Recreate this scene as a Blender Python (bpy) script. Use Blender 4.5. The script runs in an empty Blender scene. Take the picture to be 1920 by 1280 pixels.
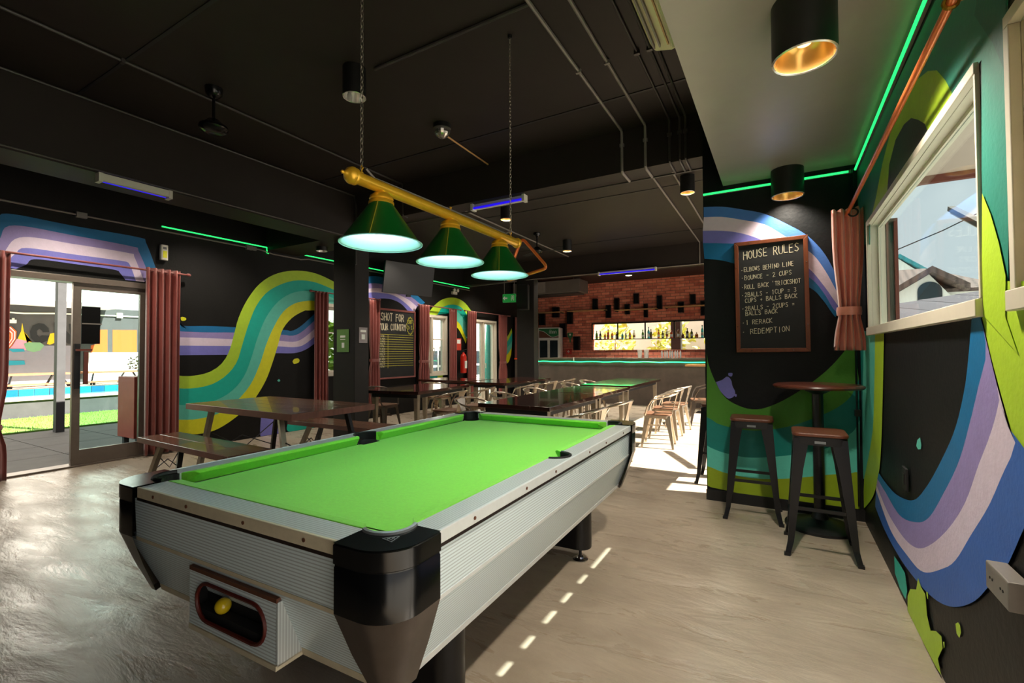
import bpy, bmesh, math, random
from mathutils import Matrix, Vector
random.seed(7)
PI = math.pi
scene = bpy.context.scene
COL = scene.collection

# ------------------------------------------------------------------ camera
cam_d = bpy.data.cameras.new('camera'); cam = bpy.data.objects.new('camera', cam_d); COL.objects.link(cam)
cam_d.sensor_width = 36.0; cam_d.lens = 16.398; cam_d.clip_start = 0.05; cam_d.clip_end = 300
_yaw, _pitch, _roll = math.radians(29.88), math.radians(1.294), math.radians(-0.277)
_f = Vector((-math.sin(_yaw)*math.cos(_pitch), math.cos(_yaw)*math.cos(_pitch), math.sin(_pitch)))
_r = Vector((math.cos(_yaw), math.sin(_yaw), 0)); _u = _r.cross(_f)
_r2 = math.cos(_roll)*_r + math.sin(_roll)*_u; _u2 = -math.sin(_roll)*_r + math.cos(_roll)*_u
_m = Matrix((( _r2.x, _u2.x, -_f.x, 0), (_r2.y, _u2.y, -_f.y, 0), (_r2.z, _u2.z, -_f.z, 1.30), (0, 0, 0, 1)))
cam.matrix_world = _m
scene.camera = cam

# ------------------------------------------------------------------ sky, sun, exposure
SKY, SUN, CAN_W, SHADE_W = 1.25, 32.0, 85.0, 6.5
w = bpy.data.worlds.new('overcast_sky'); scene.world = w; w.use_nodes = True
bg = w.node_tree.nodes['Background']; bg.inputs[0].default_value = (0.85, 0.86, 0.88, 1); bg.inputs[1].default_value = SKY
sun_d = bpy.data.lights.new('sun', 'SUN'); sun_d.energy = SUN; sun_d.angle = math.radians(0.3); sun_d.color = (1.0, 0.93, 0.83)
sun = bpy.data.objects.new('sun', sun_d); COL.objects.link(sun)
SUNV = Vector((1.505, 0.36, 1.455)).normalized()
sun.rotation_euler = SUNV.to_track_quat('Z', 'Y').to_euler(); sun.location = (12, 3, 11)
vs = scene.view_settings
vs.view_transform = 'Standard'; vs.look = 'None'; vs.exposure = 0.0; vs.gamma = 1.0; vs.use_curve_mapping = False

# ------------------------------------------------------------------ materials
MATS = {}
def srgb(r, g, b):
    c = lambda v: ((v/255.)/12.92) if v/255. <= .04045 else (((v/255.)+.055)/1.055)**2.4
    return (c(r), c(g), c(b), 1)
def mat(name, col, rough=.6, metal=0., noise=None, bump=None, emit=0., spec=.5, coat=0., ribs=None, alpha=None, stretch=(1, 1, 1), sheen=0., trans=0.):
    """procedural principled material; col = sRGB 0-255; noise=(scale, amount); bump=(scale, strength); ribs=(axis, pitch, dark)"""
    m = bpy.data.materials.new(name); m.use_nodes = True; nt = m.node_tree; N = nt.nodes; Lk = nt.links
    b = N['Principled BSDF']; c = srgb(*col)
    b.inputs['Base Color'].default_value = c; b.inputs['Roughness'].default_value = rough; b.inputs['Metallic'].default_value = metal
    b.inputs['Specular IOR Level'].default_value = spec; b.inputs['Coat Weight'].default_value = coat
    if sheen: b.inputs['Sheen Weight'].default_value = sheen
    if trans: b.inputs['Transmission Weight'].default_value = trans
    tc = N.new('ShaderNodeTexCoord'); mp = N.new('ShaderNodeMapping'); Lk.new(tc.outputs['Object'], mp.inputs[0]); mp.inputs['Scale'].default_value = stretch
    src = None
    if noise:
        n = N.new('ShaderNodeTexNoise'); n.inputs['Scale'].default_value = noise[0]; n.inputs['Detail'].default_value = 6; n.inputs['Roughness'].default_value = .65
        Lk.new(mp.outputs[0], n.inputs['Vector'])
        r = N.new('ShaderNodeMapRange'); r.inputs[1].default_value = .25; r.inputs[2].default_value = .75; r.inputs[3].default_value = 1-noise[1]; r.inputs[4].default_value = 1+noise[1]
        Lk.new(n.outputs[0], r.inputs[0])
        mx = N.new('ShaderNodeVectorMath'); mx.operation = 'SCALE'; mx.inputs[0].default_value = c[:3]; Lk.new(r.outputs[0], mx.inputs['Scale'])
        src = mx.outputs[0]; Lk.new(src, b.inputs['Base Color'])
    if ribs:
        ax, pitch, dark = ribs
        sx = N.new('ShaderNodeSeparateXYZ'); Lk.new(tc.outputs['Object'], sx.inputs[0])
        mu = N.new('ShaderNodeMath'); mu.operation = 'MULTIPLY'; mu.inputs[1].default_value = 2*PI/pitch; Lk.new(sx.outputs[ax], mu.inputs[0])
        si = N.new('ShaderNodeMath'); si.operation = 'SINE'; Lk.new(mu.outputs[0], si.inputs[0])
        r = N.new('ShaderNodeMapRange'); r.inputs[1].default_value = -1; r.inputs[2].default_value = .1; r.inputs[3].default_value = dark; r.inputs[4].default_value = 1; Lk.new(si.outputs[0], r.inputs[0])
        mx = N.new('ShaderNodeVectorMath'); mx.operation = 'SCALE'; mx.inputs[0].default_value = c[:3]; Lk.new(r.outputs[0], mx.inputs['Scale'])
        if src: Lk.new(src, mx.inputs[0])
        Lk.new(mx.outputs[0], b.inputs['Base Color'])
    if bump:
        n = N.new('ShaderNodeTexNoise'); n.inputs['Scale'].default_value = bump[0]; n.inputs['Detail'].default_value = 5; Lk.new(mp.outputs[0], n.inputs['Vector'])
        bp = N.new('ShaderNodeBump'); bp.inputs['Strength'].default_value = bump[1]; bp.inputs['Distance'].default_value = .02
        Lk.new(n.outputs[0], bp.inputs['Height']); Lk.new(bp.outputs[0], b.inputs['Normal'])
    if emit:
        b.inputs['Emission Color'].default_value = c; b.inputs['Emission Strength'].default_value = emit
    MATS[name] = m; return m
def glass_mat(name, tint=(235, 245, 245), refl=.12, rough=.02):
    m = bpy.data.materials.new(name); m.use_nodes = True; nt = m.node_tree; nt.nodes.clear()
    o = nt.nodes.new('ShaderNodeOutputMaterial'); t = nt.nodes.new('ShaderNodeBsdfTransparent'); g = nt.nodes.new('ShaderNodeBsdfGlossy'); x = nt.nodes.new('ShaderNodeMixShader')
    f = nt.nodes.new('ShaderNodeFresnel'); f.inputs[0].default_value = 1.45
    t.inputs[0].default_value = srgb(*tint); g.inputs['Roughness'].default_value = rough
    mu = nt.nodes.new('ShaderNodeMath'); mu.operation = 'MULTIPLY'; mu.inputs[1].default_value = refl*2; mu.use_clamp = True
    nt.links.new(f.outputs[0], mu.inputs[0]); nt.links.new(mu.outputs[0], x.inputs[0]); nt.links.new(t.outputs[0], x.inputs[1]); nt.links.new(g.outputs[0], x.inputs[2]); nt.links.new(x.outputs[0], o.inputs[0])
    MATS[name] = m; return m
def brick_mat(name):
    m = mat(name, (150, 70, 50), .85); nt = m.node_tree; N = nt.nodes; b = N['Principled BSDF']
    tc = N.new('ShaderNodeTexCoord'); sp = N.new('ShaderNodeSeparateXYZ'); cb = N.new('ShaderNodeCombineXYZ')
    nt.links.new(tc.outputs['Object'], sp.inputs[0]); nt.links.new(sp.outputs[0], cb.inputs[0]); nt.links.new(sp.outputs[2], cb.inputs[1])
    k = N.new('ShaderNodeTexBrick'); k.inputs['Scale'].default_value = 1; k.inputs['Brick Width'].default_value = .26; k.inputs['Row Height'].default_value = .085; k.inputs['Mortar Size'].default_value = .006
    k.inputs['Color1'].default_value = srgb(240, 146, 116); k.inputs['Color2'].default_value = srgb(186, 92, 70); k.inputs['Mortar'].default_value = srgb(120, 88, 78); k.inputs['Bias'].default_value = -.1
    n = N.new('ShaderNodeTexNoise'); n.inputs['Scale'].default_value = 9; mx = N.new('ShaderNodeMix'); mx.data_type = 'RGBA'; mx.blend_type = 'OVERLAY'; mx.inputs[0].default_value = .55
    nt.links.new(cb.outputs[0], k.inputs['Vector']); nt.links.new(cb.outputs[0], n.inputs['Vector'])
    nt.links.new(k.outputs[0], mx.inputs[6]); nt.links.new(n.outputs[0], mx.inputs[7]); nt.links.new(mx.outputs[2], b.inputs['Base Color'])
    return m
def floor_mat(name):
    m = mat(name, (150, 138, 122), .4); nt = m.node_tree; N = nt.nodes; Lk = nt.links; b = N['Principled BSDF']
    tc = N.new('ShaderNodeTexCoord'); mp = N.new('ShaderNodeMapping'); mp.inputs['Rotation'].default_value = (0, 0, .5); mp.inputs['Scale'].default_value = (.8, 1.35, 1); Lk.new(tc.outputs['Object'], mp.inputs[0])
    n1 = N.new('ShaderNodeTexNoise'); n1.inputs['Scale'].default_value = 1.6; n1.inputs['Detail'].default_value = 9; n1.inputs['Roughness'].default_value = .68; n1.inputs['Distortion'].default_value = .15; Lk.new(mp.outputs[0], n1.inputs['Vector'])
    cr = N.new('ShaderNodeValToRGB'); e = cr.color_ramp.elements; e[0].position = .3; e[0].color = srgb(140, 127, 111); e[1].position = .72; e[1].color = srgb(176, 163, 145)
    Lk.new(n1.outputs[0], cr.inputs[0]); Lk.new(cr.outputs[0], b.inputs['Base Color'])
    n2 = N.new('ShaderNodeTexNoise'); n2.inputs['Scale'].default_value = 3.2; n2.inputs['Detail'].default_value = 7; n2.inputs['Distortion'].default_value = .35; n2.inputs['Roughness'].default_value = .6
    mp2 = N.new('ShaderNodeMapping'); mp2.inputs['Rotation'].default_value = (0, 0, -.45); mp2.inputs['Scale'].default_value = (.6, 1.9, 1); mp2.vector_type = 'TEXTURE' if False else 'POINT'; Lk.new(tc.outputs['Object'], mp2.inputs[0]); Lk.new(mp2.outputs[0], n2.inputs['Vector'])
    mr = N.new('ShaderNodeMapRange'); mr.inputs[1].default_value = .3; mr.inputs[2].default_value = .7; mr.inputs[3].default_value = .20; mr.inputs[4].default_value = .45; Lk.new(n2.outputs[0], mr.inputs[0]); Lk.new(mr.outputs[0], b.inputs['Roughness'])
    bp = N.new('ShaderNodeBump'); bp.inputs['Strength'].default_value = .5; bp.inputs['Distance'].default_value = .03; Lk.new(n2.outputs[0], bp.inputs['Height']); Lk.new(bp.outputs[0], b.inputs['Normal'])
    return m
for k, c in dict(lime=(162, 194, 44), teal=(0, 166, 148), aqua=(86, 184, 166), yellow=(206, 206, 26), blue=(8, 100, 150), mauve=(140, 125, 178), pink=(206, 190, 208), violet=(112, 110, 186),
                 sky=(66, 112, 186), green=(70, 130, 34), tealdark=(0, 118, 110), olive=(128, 148, 18), royal=(44, 92, 170), seagreen=(34, 118, 102), charcoal=(38, 44, 48), tealdeep=(4, 96, 88)).items():
    mat('paint_'+k, tuple(min(255, v*1.08) for v in c), .5, noise=(14, .07), bump=(60, .08))
for k, c in dict(greywhite=(122, 122, 132), pinkart=(196, 140, 158), yellowart=(214, 176, 16), blackart=(12, 12, 14), greenart=(110, 150, 110), tealart=(20, 130, 150), orangeart=(196, 84, 12), whiteart=(250, 235, 225), redart=(235, 90, 70), blueart=(30, 150, 230)).items():
    mat('paint_'+k, c, .7, noise=(6, .06))
mat('black_wall', (24, 23, 22), .6, spec=.2, noise=(5, .18), bump=(40, .1))
mat('stub_black', (16, 18, 20), .5, spec=.25, noise=(5, .15), bump=(40, .1))
mat('black_ceiling', (42, 37, 34), .5, spec=.2, noise=(2.5, .12), bump=(8, .05))
mat('grey_ceiling', (150, 143, 133), .38, noise=(3, .06), bump=(5, .04))
mat('column_grey', (36, 34, 32), .55, spec=.25, noise=(6, .15))
mat('soffit_paint', (186, 170, 162), .7, noise=(3, .08))
floor_mat('polished_concrete')
brick_mat('red_brick')
mat('bar_concrete', (80, 70, 62), .6, noise=(3, .35), bump=(12, .1))
mat('conduit_dark', (58, 54, 51), .4, noise=(9, .2))
mat('conduit_grey', (120, 114, 108), .42, noise=(9, .15))
mat('cream_frame', (214, 205, 188), .45, noise=(12, .05))
mat('alu_frame', (120, 108, 98), .4, metal=.5, noise=(20, .08))
def translucent_mat(name, col):
    m = mat(name, col, .6, noise=(12, .04)); nt = m.node_tree; b = nt.nodes['Principled BSDF']; o = [n for n in nt.nodes if n.type == 'OUTPUT_MATERIAL'][0]
    t = nt.nodes.new('ShaderNodeBsdfTranslucent'); t.inputs[0].default_value = srgb(*col); x = nt.nodes.new('ShaderNodeMixShader'); x.inputs[0].default_value = .6
    nt.links.new(b.outputs[0], x.inputs[1]); nt.links.new(t.outputs[0], x.inputs[2]); nt.links.new(x.outputs[0], o.inputs[0])
translucent_mat('blind_cream', (250, 240, 215))
glass_mat('window_glass'); glass_mat('door_glass', (225, 240, 240), .14)
mat('cloth_green', (116, 206, 48), .95, noise=(90, .1), bump=(400, .15), sheen=.3)
mat('cloth_jaw', (106, 192, 42), .95, noise=(90, .1))
mat('rib_z', (224, 240, 244), .32, metal=.2, ribs=(2, .0105, .6))
mat('rib_x', (206, 214, 214), .3, metal=.25, ribs=(0, .0100, .66))
mat('rib_y', (206, 214, 214), .3, metal=.25, ribs=(1, .0100, .66))
mat('fascia_metal', (226, 232, 232), .3, metal=.3, noise=(25, .05))
mat('trim_cream', (196, 186, 160), .5, noise=(20, .12))
mat('seam_brown', (30, 17, 14), .5, noise=(20, .2))
mat('gloss_black', (9, 10, 11), .2, spec=.35, noise=(30, .1))
mat('foot_metal', (92, 84, 78), .28, metal=.7, noise=(8, .2))
mat('matte_black', (16, 16, 17), .5, noise=(20, .15))
mat('satin_black', (14, 15, 18), .3, noise=(20, .12))
mat('ring_grey', (110, 114, 116), .4, noise=(20, .1))
mat('hole_dark', (4, 4, 4), .9, noise=(20, .1))
mat('red_rim', (84, 24, 16), .4, noise=(20, .2))
mat('rust_wood', (92, 54, 34), .6, noise=(14, .3))
mat('chrome', (200, 200, 200), .18, metal=1, noise=(20, .05))
mat('ball_yellow', (220, 190, 30), .15, coat=.5, noise=(20, .03))
mat('brass', (222, 170, 40), .3, metal=.4, noise=(18, .12))
mat('brass_dark', (150, 108, 30), .35, metal=.8, noise=(18, .2))
mat('shade_green', (10, 92, 30), .35, noise=(10, .08), coat=.2)
mat('shade_gold', (150, 150, 40), .4, noise=(10, .1))
mat('shade_inner', (160, 214, 216), .5, noise=(10, .02))
mat('steel_chain', (150, 142, 128), .35, metal=.85, noise=(40, .15))
mat('copper', (226, 116, 58), .28, metal=.35, noise=(20, .15))
mat('led_green', (40, 255, 120), .4, emit=1.5)
mat('led_bar_green', (40, 255, 140), .4, emit=3.0)
mat('uv_tube', (40, 20, 255), .3, emit=.7)
mat('lamp_glow', (255, 205, 130), .4, emit=4.0)
mat('bulb_glow', (220, 250, 250), .4, emit=8.0)
mat('reflector_gold', (235, 190, 110), .25, metal=.7, noise=(20, .05))
mat('reflector_silver', (215, 212, 206), .25, metal=.7, noise=(20, .05))
mat('can_black', (16, 16, 15), .45, noise=(20, .12))
mat('tube_white', (196, 194, 180), .45, noise=(20, .06))
mat('stool_wood', (88, 48, 30), .4, noise=(5, .35), stretch=(14, 1, 1))
mat('table_wood', (88, 44, 32), .3, noise=(4, .35), stretch=(1, 9, 1), coat=.25)
mat('dining_wood', (52, 26, 20), .14, noise=(4, .35), stretch=(9, 1, 1), coat=.5)
mat('picnic_wood', (96, 66, 50), .26, noise=(3.5, .5), stretch=(1, 10, 1), coat=.3)
mat('picnic_edge', (126, 76, 60), .5, noise=(3.5, .35), stretch=(1, 6, 1))
mat('leg_steel', (160, 148, 128), .35, metal=.55, noise=(14, .15))
mat('chair_metal', (196, 182, 162), .25, metal=.85, noise=(10, .2))
mat('chair_dark', (92, 82, 72), .32, metal=.75, noise=(10, .25))
mat('chair_seat', (96, 66, 46), .4, noise=(6, .3))
mat('frame_wood', (112, 56, 26), .45, noise=(5, .3), stretch=(6, 1, 1))
mat('chalkboard', (24, 25, 26), .75, noise=(7, .3))
mat('chalk_white', (224, 214, 186), .9, noise=(60, .25))
mat('chalk_yellow', (196, 190, 70), .9, noise=(60, .25))
mat('curtain_pink', (238, 146, 126), .3, noise=(6, .1), bump=(30, .1), sheen=.5)
mat('curtain_red', (132, 62, 54), .42, noise=(6, .12), bump=(30, .1), sheen=.4)
mat('plastic_white', (214, 212, 200), .45, noise=(20, .05))
mat('plastic_grey', (120, 118, 114), .5, noise=(20, .08))
mat('screen_black', (12, 13, 15), .08, coat=.6, noise=(20, .05))
mat('exit_green', (26, 120, 50), .4, emit=.5)
mat('print_white', (235, 240, 232), .5, noise=(20, .03))
mat('poster_green', (96, 140, 70), .6, noise=(8, .15))
mat('poster_grey', (150, 142, 142), .6, noise=(8, .1))
mat('extinguisher_red', (190, 40, 24), .3, noise=(10, .1), coat=.3)
mat('sign_red', (206, 60, 44), .5, noise=(10, .1))
mat('orange_paint', (232, 78, 30), .45, noise=(10, .1))
mat('mirror_dome', (170, 166, 160), .12, metal=.8, noise=(30, .3))
mat('shelf_wood', (196, 150, 96), .5, noise=(8, .2))
mat('cooler_white', (226, 226, 216), .45, noise=(10, .04))
mat('cooler_green', (20, 110, 60), .4, noise=(10, .1))
mat('cooler_brown', (96, 56, 34), .5, noise=(10, .1))
mat('air_cream', (238, 230, 190), .4, noise=(10, .06))
mat('air_lens', (226, 220, 190), .15, noise=(10, .05), coat=.4)
mat('box_grey', (92, 86, 80), .5, noise=(8, .12))
for k, c in dict(green=(60, 120, 40), dark=(40, 24, 30), amber=(190, 100, 30), red=(150, 60, 40), blue=(60, 160, 200), clear=(210, 215, 210), brown=(96, 60, 36), olive=(80, 84, 44), pink=(200, 150, 130)).items():
    mat('bottle_'+k, c, .15, noise=(10, .08), trans=.65)
mat('yard_tile', (92, 89, 84), .8, spec=.2, noise=(5, .12))
mat('tile_joint', (70, 66, 62), .8, noise=(5, .1))
mat('turf', (104, 150, 52), .95, noise=(40, .3), bump=(200, .5))
mat('yard_grey', (66, 63, 62), .8, noise=(4, .1))
mat('planter_dark', (62, 62, 62), .8, noise=(4, .2))
mat('pool_tile', (20, 140, 170), .25, noise=(3, .35))
mat('pool_tile_dark', (12, 84, 120), .25, noise=(3, .3))
mat('pool_water', (150, 190, 190), .06, noise=(2, .1), bump=(6, .2))
mat('deck_stone', (200, 190, 170), .7, noise=(5, .1))
mat('white_render', (236, 234, 228), .8, noise=(3, .03))
mat('ground_concrete', (150, 146, 138), .85, noise=(2, .15))
mat('yard_wood', (150, 92, 62), .6, noise=(6, .25))
mat('cabinet_red', (184, 70, 56), .5, noise=(6, .1))
mat('leaf_green', (128, 160, 40), .6, noise=(6, .35))
mat('leaf_olive', (170, 166, 90), .7, noise=(6, .3))
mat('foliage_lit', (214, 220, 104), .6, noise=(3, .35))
mat('roof_tile', (104, 86, 80), .7, noise=(8, .2), ribs=(0, .5, .6))
mat('roof_teal', (40, 150, 160), .5, noise=(6, .1), ribs=(0, .6, .75))
mat('facade_pink', (236, 200, 190), .8, noise=(3, .05))
mat('glass_dark', (40, 50, 54), .1, noise=(3, .2))
mat('shutter_brown', (110, 56, 44), .6, noise=(6, .2))
mat('roof_sheet', (84, 74, 78), .5, noise=(7, .45), stretch=(1, 5, 1))
mat('black_cloth', (14, 14, 14), .8, spec=.1, noise=(20, .1))

# ------------------------------------------------------------------ mesh helpers
class MB:
    def __init__(s): s.v = []; s.f = []
    def add(s, vs, fs):
        o = len(s.v); s.v += [tuple(v) for v in vs]; s.f += [tuple(i+o for i in f) for f in fs]; return s
    def box(s, x0, x1, y0, y1, z0, z1):
        return s.add([(x0,y0,z0),(x1,y0,z0),(x1,y1,z0),(x0,y1,z0),(x0,y0,z1),(x1,y0,z1),(x1,y1,z1),(x0,y1,z1)], [(3,2,1,0),(4,5,6,7),(0,1,5,4),(1,2,6,5),(2,3,7,6),(3,0,4,7)])
    def cyl(s, p, q, r, r2=None, n=12, cap=True):
        p = Vector(p); q = Vector(q); r2 = r if r2 is None else r2; d = (q-p).normalized(); a = d.orthogonal().normalized(); b = d.cross(a)
        vs = [p+(a*math.cos(2*PI*i/n)+b*math.sin(2*PI*i/n))*r for i in range(n)]+[q+(a*math.cos(2*PI*i/n)+b*math.sin(2*PI*i/n))*r2 for i in range(n)]
        fs = [(i, (i+1) % n, n+(i+1) % n, n+i) for i in range(n)]
        if cap: fs += [tuple(range(n-1, -1, -1)), tuple(range(n, 2*n))]
        return s.add(vs, fs)
    def tube(s, pts, r, n=8, closed=False):
        pts = [Vector(p) for p in pts]; m = len(pts); rings = []; prev = None
        for i, p in enumerate(pts):
            if closed: d = pts[(i+1) % m]-pts[i-1]
            else: d = pts[min(i+1, m-1)]-pts[max(i-1, 0)]
            d.normalize(); a = (prev - d*prev.dot(d)) if prev else d.orthogonal()
            if a.length < 1e-5: a = d.orthogonal()
            a.normalize(); prev = a; b = d.cross(a)
            rr = r[i] if isinstance(r, (list, tuple)) else r
            rings.append([p+(a*math.cos(2*PI*k/n)+b*math.sin(2*PI*k/n))*rr for k in range(n)])
        vs = [v for g in rings for v in g]; fs = []
        for i in range(m if closed else m-1):
            j = (i+1) % m
            fs += [(i*n+k, i*n+(k+1) % n, j*n+(k+1) % n, j*n+k) for k in range(n)]
        if not closed: fs += [tuple(range(n-1, -1, -1)), tuple(range((m-1)*n, m*n))]
        return s.add(vs, fs)
    def lathe(s, prof, n=24, c=(0, 0, 0), ax=2):
        vs = []
        for r, z in prof:
            for k in range(n):
                x, y = r*math.cos(2*PI*k/n), r*math.sin(2*PI*k/n)
                v = (x, y, z) if ax == 2 else ((z, x, y) if ax == 0 else (x, z, y))
                vs.append((v[0]+c[0], v[1]+c[1], v[2]+c[2]))
        return s.add(vs, [(i*n+k, i*n+(k+1) % n, (i+1)*n+(k+1) % n, (i+1)*n+k) for i in range(len(prof)-1) for k in range(n)])
    def disc(s, c, r, n=20, nrm=(0, 0, 1)):
        d = Vector(nrm).normalized(); a = d.orthogonal().normalized(); b = d.cross(a); c = Vector(c)
        return s.add([c+(a*math.cos(2*PI*i/n)+b*math.sin(2*PI*i/n))*r for i in range(n)], [tuple(range(n))])
    def prism(s, poly, z0, z1, top=True, bot=True):
        n = len(poly); vs = [(x, y, z0) for x, y in poly]+[(x, y, z1) for x, y in poly]
        fs = [(i, (i+1) % n, n+(i+1) % n, n+i) for i in range(n)]
        if bot: fs.append(tuple(range(n-1, -1, -1)))
        if top: fs.append(tuple(range(n, 2*n)))
        return s.add(vs, fs)
    def loft(s, rings, closed=True, cap=True):
        n = len(rings[0]); vs = [v for g in rings for v in g]; fs = []
        for i in range(len(rings)-1):
            fs += [(i*n+k, i*n+(k+1) % n, (i+1)*n+(k+1) % n, (i+1)*n+k) for k in range(n if closed else n-1)]
        if cap and closed: fs += [tuple(range(n-1, -1, -1)), tuple(range((len(rings)-1)*n, len(rings)*n))]
        return s.add(vs, fs)
    def beam(s, p, q, a, b, up=(0, 0, 1)):
        """bar of section a x b from p to q"""
        p = Vector(p); q = Vector(q); d = (q-p).normalized(); u = Vector(up); x = d.cross(u)
        if x.length < 1e-4: x = d.orthogonal()
        x.normalize(); y = x.cross(d)
        R = lambda c, a_, b_: [c+x*a_/2+y*b_/2, c-x*a_/2+y*b_/2, c-x*a_/2-y*b_/2, c+x*a_/2-y*b_/2]
        return s.loft([R(p, a, b), R(q, a, b)])
    def build(s, name, m, parent=None, smooth=False, bevel=0., solid=0.):
        me = bpy.data.meshes.new(name); me.from_pydata(s.v, [], s.f); me.update()
        bm = bmesh.new(); bm.from_mesh(me); bmesh.ops.remove_doubles(bm, verts=bm.verts, dist=1e-6); bmesh.ops.recalc_face_normals(bm, faces=bm.faces); bm.to_mesh(me); bm.free()
        me.materials.append(MATS[m] if isinstance(m, str) else m)
        o = bpy.data.objects.new(name, me); COL.objects.link(o); o.parent = parent
        if smooth:
            for p in me.polygons: p.use_smooth = True
            md = o.modifiers.new('edge', 'EDGE_SPLIT'); md.split_angle = math.radians(40)
        if bevel:
            md = o.modifiers.new('bevel', 'BEVEL'); md.width = bevel; md.segments = 2; md.limit_method = 'ANGLE'
        if solid:
            md = o.modifiers.new('solid', 'SOLIDIFY'); md.thickness = solid; md.offset = 0
        return o
def tag(o, label, cat, group=None):
    o['label'] = label; o['category'] = cat
    if group: o['group'] = group
    return o
def struct(o, label=None):
    o['kind'] = 'structure'
    if label: o['label'] = label
    return o
def thing(name, label, cat, loc=(0, 0, 0), rz=0., group=None):
    o = bpy.data.objects.new(name, None); COL.objects.link(o); o.empty_display_size = .1
    o.location = loc; o.rotation_euler = (0, 0, rz); return tag(o, label, cat, group)
def dup(root, loc, rz, label, group=None):
    r = root.copy(); COL.objects.link(r); r.location = loc; r.rotation_euler = (0, 0, rz); r['label'] = label
    if group: r['group'] = group
    for ch in root.children:
        c = ch.copy(); COL.objects.link(c); c.parent = r
        for g in ch.children:
            d = g.copy(); COL.objects.link(d); d.parent = c
    return r
def smooth_curve(pts, n=40):
    P = [Vector((p[0], p[1], 0)) for p in pts]; out = []
    for i in range(len(P)-1):
        p0, p1, p2, p3 = P[max(i-1, 0)], P[i], P[i+1], P[min(i+2, len(P)-1)]
        for k in range(8):
            t = k/8
            out.append(.5*((2*p1)+(-p0+p2)*t+(2*p0-5*p1+4*p2-p3)*t*t+(-p0+3*p1-3*p2+p3)*t**3))
    out.append(P[-1]); L = [0]
    for a, b in zip(out, out[1:]): L.append(L[-1]+(b-a).length)
    res = []; j = 0
    for i in range(n+1):
        t = L[-1]*i/n
        while j < len(L)-2 and L[j+1] < t: j += 1
        k = (t-L[j])/max(L[j+1]-L[j], 1e-9); q = out[j].lerp(out[j+1], k); res.append((q.x, q.y))
    return res
def on_wall(side, off):
    if side == 'left': return lambda p: (-7.05+off, p[0], p[1])
    if side == 'right': return lambda p: (.54-off, p[0], p[1])
    if side == 'stub': return lambda p: (p[0], 4.43-off, p[1])
    if side == 'yard': return lambda p: (-20+off, p[0], p[1])
def paint_bands(table, side, parent, off=.003, zmin=0.004):
    curves, cols = table; cs = [smooth_curve(c, 44) for c in curves]
    for a, b, c in zip(cs, cs[1:], cols):
        W = on_wall(side, off); cl = lambda p: (p[0], max(p[1], zmin))
        mb = MB(); n = len(a); mb.add([W(cl(p)) for p in a]+[W(cl(p)) for p in b], [(i, i+1, n+i+1, n+i) for i in range(n-1)])
        mb.build('mural_band', 'paint_'+c, parent)
def paint_polys(table, side, parent, off=.003, step=.0006, smooth=False, zmin=.004):
    for i, (c, pts) in enumerate(table):
        W = on_wall(side, off+i*step)
        if smooth: pts = smooth_curve(list(pts)+[pts[0]], 36)[:-1]
        mb = MB(); mb.add([W((p[0], max(p[1], zmin))) for p in pts], [tuple(range(len(pts)))]); mb.build('mural_patch', 'paint_'+c, parent)

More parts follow.
